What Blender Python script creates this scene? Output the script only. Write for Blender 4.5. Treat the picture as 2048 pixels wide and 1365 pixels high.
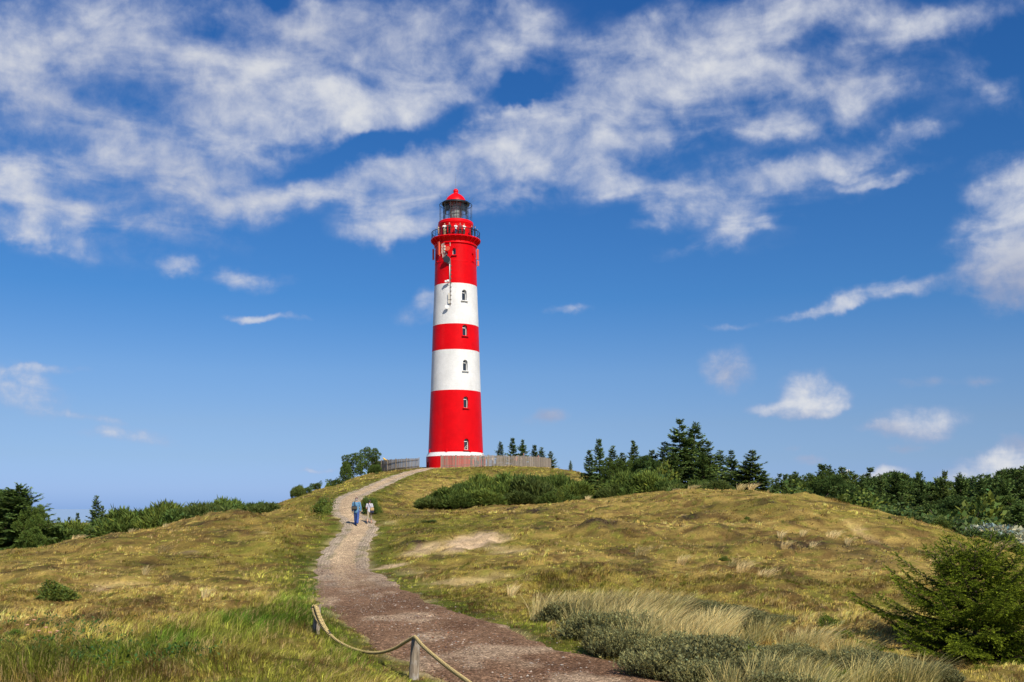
import bpy, math, random
import numpy as np
from mathutils import Vector, Matrix

for o in list(bpy.data.objects):
    bpy.data.objects.remove(o)
scene = bpy.context.scene
COL = scene.collection
R = math.radians
# ------------------------------------------------------------------ camera
# eye at the world origin, looking along +Y, upright (shift lens); photo pixels: x = 1024+F*X/Y, y = 1018-F*Z/Y
F, CX, HY = 2000.0, 1024.0, 1018.0
cam_d = bpy.data.cameras.new('camera')
cam = bpy.data.objects.new('camera', cam_d)
COL.objects.link(cam)
cam.rotation_euler = (R(90), 0, 0)
cam_d.sensor_width = 36.0
cam_d.lens = 36.0 * F / 2048.0
cam_d.shift_y = (HY - 682.5) / 2048.0
cam_d.clip_start = 0.1
cam_d.clip_end = 80000.0
scene.camera = cam

# ------------------------------------------------------------------ render, exposure
scene.view_settings.view_transform = 'Standard'
scene.view_settings.look = 'None'
scene.view_settings.exposure = 0.2
scene.view_settings.gamma = 1.0
scene.view_settings.use_curve_mapping = False
scene.render.engine = 'CYCLES'
cy = scene.cycles
cy.max_bounces = 5
cy.diffuse_bounces = 3
cy.glossy_bounces = 2
cy.transmission_bounces = 4
cy.transparent_max_bounces = 8
cy.caustics_reflective = False
cy.caustics_refractive = False

# ------------------------------------------------------------------ sun
SUN_AZ, SUN_EL = R(27), R(41)          # azimuth: to the right of straight behind the camera
SV = Vector((math.sin(SUN_AZ) * math.cos(SUN_EL), -math.cos(SUN_AZ) * math.cos(SUN_EL), math.sin(SUN_EL)))
sun_d = bpy.data.lights.new('sun', 'SUN')
sun_d.energy = 5.0
sun_d.angle = R(0.53)
sun_d.color = (1.0, 0.92, 0.78)
sun = bpy.data.objects.new('sun', sun_d)
COL.objects.link(sun)
sun.rotation_euler = SV.to_track_quat('Z', 'Y').to_euler()
sun.location = (40, -60, 80)

# ------------------------------------------------------------------ sky with clouds (directions only, at infinity)
world = bpy.data.worlds.new('World')
scene.world = world
world.use_nodes = True
try:
    world.cycles.sampling_method = 'MANUAL'
    world.cycles.sample_map_resolution = 256
except Exception:
    pass
nt = world.node_tree
nt.nodes.clear()
N = nt.nodes.new
L = nt.links.new


def math_node(op, a, b=None, c=None, clamp=False):
    n = N('ShaderNodeMath')
    n.operation = op
    n.use_clamp = clamp
    for i, v in enumerate((a, b, c)):
        if v is None:
            continue
        if isinstance(v, (int, float)):
            n.inputs[i].default_value = v
        else:
            L(v, n.inputs[i])
    return n.outputs[0]


def vec_node(op, a, b=None, s=None):
    n = N('ShaderNodeVectorMath')
    n.operation = op
    for i, v in enumerate((a, b)):
        if v is None:
            continue
        if isinstance(v, tuple):
            n.inputs[i].default_value = v
        else:
            L(v, n.inputs[i])
    if s is not None:
        n.inputs['Scale'].default_value = s
    return n.outputs['Value'] if op in ('LENGTH', 'DOT_PRODUCT') else n.outputs['Vector']


def map_range(v, a, b, c, d, interp='LINEAR'):
    n = N('ShaderNodeMapRange')
    n.interpolation_type = interp
    L(v, n.inputs['Value'])
    for k, x in zip(('From Min', 'From Max', 'To Min', 'To Max'), (a, b, c, d)):
        n.inputs[k].default_value = x
    return n.outputs['Result']


def mixrgb(f, a, b, blend='MIX'):
    n = N('ShaderNodeMix')
    n.data_type = 'RGBA'
    n.blend_type = blend
    for k, v in (('Factor', f), ('A', a), ('B', b)):
        sock = [s for s in n.inputs if s.name == k and (s.type == 'VALUE' if k == 'Factor' else s.type == 'RGBA')][0]
        if isinstance(v, (int, float)):
            sock.default_value = v
        elif isinstance(v, tuple):
            sock.default_value = v
        else:
            L(v, sock)
    return [s for s in n.outputs if s.type == 'RGBA'][0]


def noise(vec, scale, detail, rough, dist=0.0, lac=2.0):
    n = N('ShaderNodeTexNoise')
    n.noise_dimensions = '3D'
    L(vec, n.inputs['Vector'])
    n.inputs['Scale'].default_value = scale
    n.inputs['Detail'].default_value = detail
    n.inputs['Roughness'].default_value = rough
    n.inputs['Lacunarity'].default_value = lac
    n.inputs['Distortion'].default_value = dist
    return n


tc = N('ShaderNodeTexCoord')
D_ = tc.outputs['Generated']
sx = N('ShaderNodeSeparateXYZ')
L(D_, sx.inputs[0])
yy = math_node('MAXIMUM', sx.outputs['Y'], 0.03)
u = math_node('DIVIDE', sx.outputs['X'], yy)
v = math_node('DIVIDE', sx.outputs['Z'], yy)
cuv = N('ShaderNodeCombineXYZ')
L(u, cuv.inputs[0])
L(v, cuv.inputs[1])
UV = cuv.outputs[0]
# cloud-deck coordinates (a level layer seen in perspective)
zz = math_node('ADD', math_node('MAXIMUM', sx.outputs['Z'], 0.0), 0.16)
cp = N('ShaderNodeCombineXYZ')
L(math_node('DIVIDE', sx.outputs['X'], zz), cp.inputs[0])
L(math_node('DIVIDE', sx.outputs['Y'], zz), cp.inputs[1])
PL = cp.outputs[0]

wn = noise(UV, 9.0, 5.0, 0.6)
wk = map_range(v, 0.10, 0.30, 0.042, 0.085)
wkc = N('ShaderNodeCombineXYZ')
L(wk, wkc.inputs[0])
L(wk, wkc.inputs[1])
warp = vec_node('MULTIPLY', vec_node('SUBTRACT', wn.outputs['Color'], (0.5, 0.5, 0.5)), wkc.outputs[0])
UVW = vec_node('ADD', UV, warp)
f1 = noise(PL, 5.5, 6.0, 0.50, 0.5).outputs['Fac']
f2 = noise(UV, 34.0, 5.0, 0.62, 0.2).outputs['Fac']

CLOUDS = [
    (260, 200, 460, 280, -10, .34), (520, 330, 420, 110, 10, .16), (900, 330, 330, 150, 20, .14), (880, 110, 360, 150, 0, .16), (1400, 220, 420, 200, 10, .16), (1700, 210, 330, 170, 20, .18), (1520, 400, 260, 110, 15, .16), (170, 400, 280, 120, -10, .34), (1930, 120, 180, 120, 0, .14),
    (120, 70, 330, 140, -20, 1.0), (420, 120, 200, 130, -35, .9), (610, 110, 130, 110, -35, .8), (540, 200, 190, 80, 0, .75),
    (850, 50, 240, 100, 0, 1.0), (740, 190, 190, 75, -15, .85), (960, 120, 150, 80, 20, .85), (60, 200, 140, 90, 0, .75),
    (100, 330, 170, 60, 15, .7), (290, 330, 200, 55, 5, .8), (440, 380, 140, 60, -5, .85), (50, 410, 130, 70, -20, .75), (130, 490, 70, 25, -20, .45),
    (230, 250, 130, 45, -20, .55), (480, 275, 150, 30, 10, .5), (620, 230, 120, 40, 0, .5),
    (900, 320, 180, 62, 24, 1.1), (1055, 275, 110, 62, -30, 1.15), (720, 350, 120, 42, 8, .9), (620, 375, 70, 40, 0, .6),
    (830, 425, 150, 48, 10, .85), (1060, 355, 110, 60, 30, .8), (790, 460, 100, 20, 5, .5), (1180, 330, 60, 50, 60, .5),
    (1400, 85, 180, 90, 0, 1.25), (1180, 175, 90, 100, -35, 1.25), (1290, 230, 160, 90, 10, 1.0), (1620, 15, 190, 48, 0, 1.2), (1480, 150, 120, 50, 10, .7),
    (1720, 110, 160, 55, 18, .75), (1930, 25, 130, 45, 20, .85), (1640, 205, 200, 42, 12, .72), (1560, 240, 130, 38, 5, .65),
    (1240, 350, 70, 40, 20, .75), (1190, 290, 60, 40, 0, .5), (1750, 210, 120, 40, 15, .55),
    (1530, 350, 105, 55, 5, 1.0), (1675, 308, 95, 42, 5, 1.15), (1475, 420, 65, 35, -20, .8), (1350, 378, 85, 48, -20, .8), (1430, 470, 95, 25, 15, .5),
    (1790, 290, 55, 35, 0, .55), (1770, 352, 130, 14, 12, .45), (1990, 180, 90, 38, -25, .55), (1860, 270, 60, 20, 10, .45), (1290, 440, 60, 14, 10, .35),
    (2010, 425, 120, 95, 40, 1.5), (2030, 530, 140, 75, 0, 1.3), (2120, 450, 120, 140, 0, 1.0),
    (830, 262, 330, 26, 16, -.55), (1040, 215, 70, 45, 40, -.5), (1560, 300, 110, 18, 10, -.35), (330, 285, 160, 20, 0, -.3), (560, 20, 40, 60, 30, -.5), (1130, 190, 40, 60, 0, -.4),
    (370, 512, 57, 23, 0, 1.15), (490, 552, 88, 25, -12, 0.74), (535, 644, 79, 12, 0, 1.15), (845, 610, 66, 29, 30, 0.68), (1135, 615, 46, 11, 5, 0.74),
    (1640, 625, 110, 14, 14, 0.81), (1765, 590, 132, 23, 12, 0.74), (1470, 650, 66, 10, -12, 0.47), (40, 775, 104, 46, -20, 0.94), (80, 738, 99, 10, 0, 0.54),
    (190, 832, 77, 10, -12, 0.68), (250, 868, 121, 20, -3, 0.61), (60, 455, 110, 28, 0, 0.54),
    (1457, 735, 55, 48, 0, 1.22), (1612, 790, 52, 39, 0, 1.89), (1595, 820, 93, 14, 0, 1.76), (1658, 803, 44, 29, 0, 1.76),
    (1850, 850, 93, 32, 0, 1.35), (1770, 858, 57, 14, 0, 0.88), (1095, 836, 46, 16, 10, 0.81), (1970, 945, 93, 36, 12, 2.03), (2030, 935, 66, 41, 20, 1.76),
    (1785, 943, 44, 19, 0, 1.62), (1735, 952, 33, 13, 0, 0.94), (1618, 910, 37, 11, 0, 0.68), (1815, 892, 39, 10, 0, 0.74), (1580, 886, 24, 8, 0, 0.54),
    (1960, 765, 37, 16, 0, 0.47), (1845, 770, 66, 12, 0, 0.41), (640, 942, 49, 6, 0, 0.61), (1640, 948, 143, 8, 0, 0.47), (2040, 886, 37, 16, 0, 0.68),
]
GREY = [(1457, 742, 60, 50, .6), (1095, 838, 60, 26, .9), (2040, 560, 190, 100, 1.0), (1840, 872, 110, 22, .45), (1760, 860, 60, 22, .4), (1618, 910, 40, 16, .6),
        (1815, 893, 45, 14, .8), (1600, 832, 95, 12, .35), (1960, 765, 50, 22, .8), (1845, 770, 80, 20, .8), (2040, 888, 50, 22, .7), (1580, 886, 30, 12, .7),
        (200, 170, 330, 130, .35), (620, 60, 250, 60, .3), (330, 380, 330, 90, .3), (1700, 130, 160, 50, .3)]


def blob_sum(items, coord, w_index):
    acc = None
    sp = N('ShaderNodeSeparateXYZ')
    L(coord, sp.inputs[0])
    for it in items:
        cx_, cy_, rx_, ry_ = it[:4]
        rot = it[4] if w_index == 5 else 0.0
        m = N('ShaderNodeMapping')
        m.vector_type = 'TEXTURE'
        if acc is None:
            L(coord, m.inputs['Vector'])
        else:                       # carry the running sum in z (scaled away) so that nodes run one after another
            c3 = N('ShaderNodeCombineXYZ')
            L(sp.outputs[0], c3.inputs[0])
            L(sp.outputs[1], c3.inputs[1])
            L(acc, c3.inputs[2])
            L(c3.outputs[0], m.inputs['Vector'])
        m.inputs['Location'].default_value = ((cx_ - CX) / F, (HY - cy_) / F, 0)
        m.inputs['Rotation'].default_value = (0, 0, R(rot))
        m.inputs['Scale'].default_value = (rx_ / F * 1.2, ry_ / F * 1.2, 1e6)
        w = map_range(vec_node('LENGTH', m.outputs[0]), 0.0, 1.2, it[w_index], 0.0, 'SMOOTHSTEP')
        acc = w if acc is None else math_node('ADD', acc, w)
    return acc


S = math_node('SUBTRACT', 1.0, math_node('POWER', 0.28, blob_sum(CLOUDS, UVW, 5)))
G = blob_sum(GREY, UVW, 4)
front = map_range(sx.outputs['Y'], 0.05, 0.25, 0.0, 1.0)
S = math_node('ADD', math_node('MULTIPLY', S, front), math_node('MULTIPLY', math_node('SUBTRACT', 1.0, front), 0.45))
tex = math_node('ADD', math_node('MULTIPLY', math_node('SUBTRACT', f1, 0.5), map_range(v, 0.16, 0.28, 0.5, 2.0)), math_node('MULTIPLY', math_node('SUBTRACT', f2, 0.5), map_range(v, 0.10, 0.28, 1.5, 0.9)))
tex = math_node('MULTIPLY', tex, map_range(S, 0.0, 0.45, 0.2, 1.0))
dens_in = math_node('ADD', S, tex)
alpha = map_range(dens_in, 0.06, 1.22, 0.0, 0.92, 'SMOOTHSTEP')
shade = map_range(dens_in, 0.35, 1.25, 0.0, 1.0)
shade = math_node('SUBTRACT', shade, math_node('MULTIPLY', G, 0.55), clamp=True)
ccol = mixrgb(shade, (0.46, 0.54, 0.78, 1), (0.90, 0.91, 0.93, 1))
gr = math_node('MULTIPLY', G, 0.55, clamp=True)
ccol = mixrgb(gr, ccol, (0.36, 0.39, 0.52, 1))

sky = N('ShaderNodeTexSky')
sky.sky_type = 'NISHITA'
sky.sun_disc = False
sky.sun_elevation = SUN_EL
sky.sun_rotation = math.pi - SUN_AZ
sky.altitude = 0
sky.air_density = 1.0
sky.dust_density = 0.35
sky.ozone_density = 2.5
# clear sea air: deepen the blue by elevation
ramp = N('ShaderNodeValToRGB')
cr = ramp.color_ramp
RAMP = [(0.0, (.42, .70, 1.65)), (.038, (.49, .71, 1.47)), (.10, (.53, .70, 1.17)), (.168, (.57, .72, 1.07)), (.268, (.54, .76, 1.10)), (.418, (.33, .71, 1.13)),
        (.78, (.24, .68, 1.19)), (1.0, (.22, .66, 1.22))]
while len(cr.elements) < len(RAMP):
    cr.elements.new(0.5)
for e, (p_, c_) in zip(cr.elements, RAMP):
    e.position = p_
    e.color = (c_[0] / 2, c_[1] / 2, c_[2] / 2, 1)
elev = math_node('DIVIDE', sx.outputs['Z'], math_node('SQRT', math_node('ADD', math_node('MULTIPLY', sx.outputs['X'], sx.outputs['X']), math_node('ADD', math_node('MULTIPLY', sx.outputs['Y'], sx.outputs['Y']), 0.0001))))
L(map_range(elev, 0.0, 0.5, 0.0, 1.0), ramp.inputs[0])
skyc = vec_node('SCALE', vec_node('MULTIPLY', sky.outputs[0], ramp.outputs[0]), s=2.0)
bg1 = N('ShaderNodeBackground')
L(skyc, bg1.inputs['Color'])
bg1.inputs['Strength'].default_value = 0.074
bg2 = N('ShaderNodeBackground')
L(ccol, bg2.inputs['Color'])
bg2.inputs['Strength'].default_value = 0.74
ms = N('ShaderNodeMixShader')
L(alpha, ms.inputs[0])
L(bg1.outputs[0], ms.inputs[1])
L(bg2.outputs[0], ms.inputs[2])
wo = N('ShaderNodeOutputWorld')
L(ms.outputs[0], wo.inputs['Surface'])

# ------------------------------------------------------------------ helpers
rng = np.random.default_rng(11)
random.seed(5)


def P(px, py, D):
    return ((px - CX) * D / F, D, (HY - py) * D / F)


def hash2(ix, iy, seed):
    h = (ix.astype(np.int64) * 374761393 + iy.astype(np.int64) * 668265263 + seed * 1442695041) & 0xFFFFFFFF
    h = ((h ^ (h >> 13)) * 1274126177) & 0xFFFFFFFF
    h = h ^ (h >> 16)
    return (h & 0xFFFFFF) / float(0xFFFFFF)


def vnoise(x, y, seed=0):
    ix = np.floor(x)
    iy = np.floor(y)
    fx = x - ix
    fy = y - iy
    fx = fx * fx * (3 - 2 * fx)
    fy = fy * fy * (3 - 2 * fy)
    a = hash2(ix, iy, seed)
    b = hash2(ix + 1, iy, seed)
    c = hash2(ix, iy + 1, seed)
    d = hash2(ix + 1, iy + 1, seed)
    return (a * (1 - fx) + b * fx) * (1 - fy) + (c * (1 - fx) + d * fx) * fy


def fbm(x, y, seed=0, octv=4, gain=0.5):
    s = 0
    amp = 1.0
    tot = 0
    for k in range(octv):
        s = s + amp * vnoise(x * 2 ** k + 17.3 * k, y * 2 ** k - 9.1 * k, seed + k)
        tot += amp
        amp *= gain
    return s / tot


def sstep(a, b, x):
    t = np.clip((x - a) / (b - a), 0, 1)
    return t * t * (3 - 2 * t)


def mesh_data(name, V, loops, totals, cols=None, uvs=None, smooth=False, mats=(), midx=None):
    me = bpy.data.meshes.new(name)
    V = np.asarray(V, dtype=np.float32)
    loops = np.asarray(loops, dtype=np.int32)
    totals = np.asarray(totals, dtype=np.int32)
    me.vertices.add(len(V))
    me.vertices.foreach_set('co', V.ravel())
    me.loops.add(len(loops))
    me.loops.foreach_set('vertex_index', loops)
    me.polygons.add(len(totals))
    starts = np.concatenate(([0], np.cumsum(totals)[:-1])).astype(np.int32)
    me.polygons.foreach_set('loop_start', starts)
    if midx is not None:
        me.polygons.foreach_set('material_index', np.asarray(midx, dtype=np.int32))
    me.update(calc_edges=True)
    me.polygons.foreach_set('use_smooth', np.full(len(totals), bool(smooth)))
    if cols is not None:
        c = np.ones((len(V), 4), dtype=np.float32)
        c[:, :3] = cols
        at = me.attributes.new('col', 'FLOAT_COLOR', 'POINT')
        at.data.foreach_set('color', c.ravel())
    if uvs is not None:
        ul = me.uv_layers.new(name='uv')
        ul.data.foreach_set('uv', np.asarray(uvs, dtype=np.float32)[loops].ravel())
    for m in mats:
        me.materials.append(m)
    return me


def link(name, me, parent=None, loc=None):
    o = bpy.data.objects.new(name, me)
    COL.objects.link(o)
    if parent is not None:
        o.parent = parent
    if loc is not None:
        o.location = loc
    return o


def tag(o, label=None, cat=None, group=None, kind=None):
    if label:
        o['label'] = label
    if cat:
        o['category'] = cat
    if group:
        o['group'] = group
    if kind:
        o['kind'] = kind
    return o


def empty(name, loc=(0, 0, 0), rz=0.0):
    o = bpy.data.objects.new(name, None)
    o.empty_display_size = 0.2
    COL.objects.link(o)
    o.location = loc
    o.rotation_euler = (0, 0, rz)
    return o


def copy_tree(src, parent=None):
    c = src.copy()
    COL.objects.link(c)
    if parent is not None:
        c.parent = parent
    for ch in list(src.children):
        copy_tree(ch, c)
    return c


class MB:
    """collects boxes, tubes and turned shapes into one mesh"""

    def __init__(self):
        self.v = []
        self.f = []
        self.m = []

    def add(self, V, Fs, m=0):
        b = len(self.v)
        self.v.extend([tuple(p) for p in V])
        self.f.extend([tuple(i + b for i in f) for f in Fs])
        self.m.extend([m] * len(Fs))
        return self

    def box(self, c, s, mat=None, m=0):
        x, y, z = (k / 2 for k in s)
        V = [Vector((sx_ * x, sy_ * y, sz_ * z)) for sz_ in (-1, 1) for sy_ in (-1, 1) for sx_ in (-1, 1)]
        if mat is not None:
            V = [mat @ p for p in V]
        V = [p + Vector(c) for p in V]
        return self.add(V, [(0, 2, 3, 1), (4, 5, 7, 6), (0, 1, 5, 4), (2, 6, 7, 3), (0, 4, 6, 2), (1, 3, 7, 5)], m)

    def tube(self, pts, r, n=8, m=0, closed=False, cap=True):
        pts = [Vector(p) for p in pts]
        K = len(pts)
        rs = r if isinstance(r, (list, tuple)) else [r] * K
        V = []
        up = None
        for i, p in enumerate(pts):
            if closed:
                t = pts[(i + 1) % K] - pts[i - 1]
            else:
                t = pts[min(i + 1, K - 1)] - pts[max(i - 1, 0)]
            t.normalize()
            if up is None:
                up = Vector((0, 0, 1)) if abs(t.z) < 0.9 else Vector((0, 1, 0))
            a = t.cross(up)
            if a.length < 1e-5:
                a = t.orthogonal()
            a.normalize()
            b = a.cross(t).normalized()
            up = b
            for k in range(n):
                w = 2 * math.pi * k / n
                V.append(p + (a * math.cos(w) + b * math.sin(w)) * rs[i])
        Fs = []
        for i in range(K if closed else K - 1):
            j = (i + 1) % K
            for k in range(n):
                k2 = (k + 1) % n
                Fs.append((i * n + k, i * n + k2, j * n + k2, j * n + k))
        if cap and not closed:
            Fs.append(tuple(range(n))[::-1])
            Fs.append(tuple((K - 1) * n + k for k in range(n)))
        return self.add(V, Fs, m)

    def lathe(self, prof, n=64, m=0, caps=True, ang0=0.0):
        V = []
        for (r, z) in prof:
            for k in range(n):
                w = ang0 + 2 * math.pi * k / n
                V.append((r * math.cos(w), r * math.sin(w), z))
        Fs = []
        for i in range(len(prof) - 1):
            for k in range(n):
                k2 = (k + 1) % n
                Fs.append((i * n + k, i * n + k2, (i + 1) * n + k2, (i + 1) * n + k))
        if caps:
            Fs.append(tuple(range(n))[::-1])
            Fs.append(tuple((len(prof) - 1) * n + k for k in range(n)))
        return self.add(V, Fs, m)

    def ball(self, c, r, seg=12, rings=8, m=0, sc=(1, 1, 1)):
        V = [(c[0], c[1], c[2] - r * sc[2])]
        for i in range(1, rings):
            a = -math.pi / 2 + math.pi * i / rings
            for k in range(seg):
                w = 2 * math.pi * k / seg
                V.append((c[0] + r * sc[0] * math.cos(a) * math.cos(w), c[1] + r * sc[1] * math.cos(a) * math.sin(w), c[2] + r * sc[2] * math.sin(a)))
        V.append((c[0], c[1], c[2] + r * sc[2]))
        Fs = []
        for k in range(seg):
            Fs.append((0, 1 + (k + 1) % seg, 1 + k))
            Fs.append((len(V) - 1, 1 + (rings - 2) * seg + k, 1 + (rings - 2) * seg + (k + 1) % seg))
        for i in range(rings - 2):
            for k in range(seg):
                k2 = (k + 1) % seg
                Fs.append((1 + i * seg + k, 1 + i * seg + k2, 1 + (i + 1) * seg + k2, 1 + (i + 1) * seg + k))
        return self.add(V, Fs, m)

    def xform(self, M):
        self.v = [tuple(M @ Vector(p)) for p in self.v]
        return self

    def mesh(self, name, mats, smooth=False, angle=None):
        me = bpy.data.meshes.new(name)
        me.from_pydata(self.v, [], self.f)
        for m in (mats if isinstance(mats, (list, tuple)) else [mats]):
            me.materials.append(m)
        me.polygons.foreach_set('material_index', np.array(self.m, dtype=np.int32))
        me.polygons.foreach_set('use_smooth', np.full(len(self.f), bool(smooth)))
        me.update()
        if smooth and angle:
            me.set_sharp_from_angle(angle=angle)
        return me

    def build(self, name, mats, parent=None, smooth=False, angle=None, loc=None):
        return link(name, self.mesh(name, mats, smooth, angle), parent, loc)


# ------------------------------------------------------------------ materials
class NT:
    def __init__(self, name):
        self.mat = bpy.data.materials.new(name)
        self.mat.use_nodes = True
        self.t = self.mat.node_tree
        self.b = self.t.nodes['Principled BSDF']
        self.out = self.t.nodes['Material Output']

    def n(self, typ, **kw):
        x = self.t.nodes.new(typ)
        for k, v_ in kw.items():
            setattr(x, k, v_)
        return x

    def l(self, a, b):
        self.t.links.new(a, b)

    def noise(self, scale, detail=4, rough=0.55, vec=None, dist=0.0):
        x = self.n('ShaderNodeTexNoise')
        x.inputs['Scale'].default_value = scale
        x.inputs['Detail'].default_value = detail
        x.inputs['Roughness'].default_value = rough
        x.inputs['Distortion'].default_value = dist
        if vec is not None:
            self.l(vec, x.inputs['Vector'])
        return x

    def ramp(self, fac, stops, interp='LINEAR'):
        x = self.n('ShaderNodeValToRGB')
        x.color_ramp.interpolation = interp
        while len(x.color_ramp.elements) < len(stops):
            x.color_ramp.elements.new(0.5)
        for e, (p_, c_) in zip(x.color_ramp.elements, stops):
            e.position = p_
            e.color = (c_ if isinstance(c_, (tuple, list)) else (c_, c_, c_)) + ((1,) if not isinstance(c_, (tuple, list)) or len(c_) == 3 else ())
        if fac is not None:
            self.l(fac, x.inputs[0])
        return x.outputs[0]

    def mix(self, f, a, b, blend='MIX'):
        x = self.n('ShaderNodeMix', data_type='RGBA', blend_type=blend)
        ins = [x.inputs[0], x.inputs[6], x.inputs[7]]
        for s, v_ in zip(ins, (f, a, b)):
            if isinstance(v_, (int, float)):
                s.default_value = v_
            elif isinstance(v_, tuple):
                s.default_value = v_ + ((1,) if len(v_) == 3 else ())
            else:
                self.l(v_, s)
        return x.outputs[2]

    def math(self, op, a, b=0.0):
        x = self.n('ShaderNodeMath', operation=op)
        for s, v_ in zip(x.inputs, (a, b)):
            if isinstance(v_, (int, float)):
                s.default_value = v_
            else:
                self.l(v_, s)
        return x.outputs[0]

    def bump(self, h, strength=0.3, dist=0.02):
        x = self.n('ShaderNodeBump')
        x.inputs['Strength'].default_value = strength
        x.inputs['Distance'].default_value = dist
        self.l(h, x.inputs['Height'])
        self.l(x.outputs[0], self.b.inputs['Normal'])
        return x

    def attr(self, name):
        return self.n('ShaderNodeAttribute', attribute_name=name).outputs['Color']

    def coord(self, which='Object'):
        return self.n('ShaderNodeTexCoord').outputs[which]


def plain(name, col, rough=0.6, metal=0.0, var=0.12, scale=30.0, spec=0.4, bump=0.0):
    t = NT(name)
    nz = t.noise(scale, 5, 0.6, t.coord())
    dark = tuple(c * (1 - var) for c in col)
    lite = tuple(min(1, c * (1 + var)) for c in col)
    t.l(t.ramp(nz.outputs['Fac'], [(0.3, dark), (0.7, lite)]), t.b.inputs['Base Color'])
    t.b.inputs['Roughness'].default_value = rough
    t.b.inputs['Metallic'].default_value = metal
    t.b.inputs['Specular IOR Level'].default_value = spec
    if bump:
        t.bump(nz.outputs['Fac'], bump, 0.01)
    return t.mat


def foliage_mat(name, trans=0.25, rough=0.55, spec=0.25, jitter=0.18):
    t = NT(name)
    oi = t.n('ShaderNodeObjectInfo')
    k = t.math('ADD', t.math('MULTIPLY', oi.outputs['Random'], 2 * jitter), 1 - jitter)
    cmb = t.n('ShaderNodeCombineColor')
    for i in range(3):
        t.l(k, cmb.inputs[i])
    c = t.mix(1.0, t.attr('col'), cmb.outputs[0], 'MULTIPLY')
    t.l(c, t.b.inputs['Base Color'])
    t.b.inputs['Roughness'].default_value = rough
    t.b.inputs['Specular IOR Level'].default_value = spec
    tr = t.n('ShaderNodeBsdfTranslucent')
    t.l(c, tr.inputs['Color'])
    mx = t.n('ShaderNodeMixShader')
    mx.inputs[0].default_value = trans
    t.l(t.b.outputs[0], mx.inputs[1])
    t.l(tr.outputs[0], mx.inputs[2])
    t.l(mx.outputs[0], t.out.inputs['Surface'])
    return t.mat


# ------------------------------------------------------------------ path centreline
PATH_PX = [(2050, 1800, 7.2), (1700, 1580, 10.0), (1378, 1449, 13.0), (1065, 1343, 17.5), (945, 1300, 20.2), (850, 1250, 24.6), (750, 1203, 31), (697, 1153, 42), (685, 1130, 47), (692, 1100, 53),
           (706, 1078, 57.5), (722, 1056, 62.5), (712, 1041, 66), (694, 1025, 70.5), (693, 1010, 76), (697, 1000, 82), (711, 990, 90), (735, 980, 99), (757, 970, 109), (784, 958.5, 120),
           (812, 948, 131), (846, 939, 141.5), (872, 936, 147)]
_pp = np.array([P(*p) for p in PATH_PX])


def catmull(pts, per):
    out = []
    n = len(pts)
    for i in range(n - 1):
        p0 = pts[max(i - 1, 0)]
        p1 = pts[i]
        p2 = pts[i + 1]
        p3 = pts[min(i + 2, n - 1)]
        m = max(2, int(np.linalg.norm(p2 - p1) / per))
        for k in range(m):
            t = k / m
            out.append(0.5 * ((2 * p1) + (-p0 + p2) * t + (2 * p0 - 5 * p1 + 4 * p2 - p3) * t * t + (-p0 + 3 * p1 - 3 * p2 + p3) * t ** 3))
    out.append(pts[-1])
    return np.array(out)


PC = catmull(_pp, 0.3)
PW = np.interp(PC[:, 1], [7, 17, 25, 33, 42, 50, 60, 75, 120, 147], [1.8, 1.75, 1.75, 1.6, 1.4, 1.2, 1.15, 1.05, 1.05, 1.1])   # half width
PT = np.gradient(PC[:, :2], axis=0)
PT /= np.linalg.norm(PT, axis=1)[:, None]
PN = np.stack([PT[:, 1], -PT[:, 0]], 1)        # to the right of the walking direction
PARC = np.concatenate(([0], np.cumsum(np.linalg.norm(np.diff(PC[:, :2], axis=0), axis=1))))


def path_dist(x, y):
    """distance to the path centreline, its height and half width there, for arrays"""
    d = np.full(x.shape, 1e9)
    z = np.zeros(x.shape)
    w = np.ones(x.shape)
    fx, fy = x.ravel(), y.ravel()
    near = np.where((fx > -26) & (fx < 22) & (fy > 3) & (fy < 160))[0]
    dd, zz_, ww = d.ravel(), z.ravel(), w.ravel()
    sub = PC[::2]
    sw = PW[::2]
    for s in range(0, len(near), 20000):
        idx = near[s:s + 20000]
        q = (fx[idx][:, None] - sub[None, :, 0]) ** 2 + (fy[idx][:, None] - sub[None, :, 1]) ** 2
        j = q.argmin(1)
        dd[idx] = np.sqrt(q[np.arange(len(idx)), j])
        zz_[idx] = sub[j, 2]
        ww[idx] = sw[j]
    return dd.reshape(x.shape), zz_.reshape(x.shape), ww.reshape(x.shape)


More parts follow.
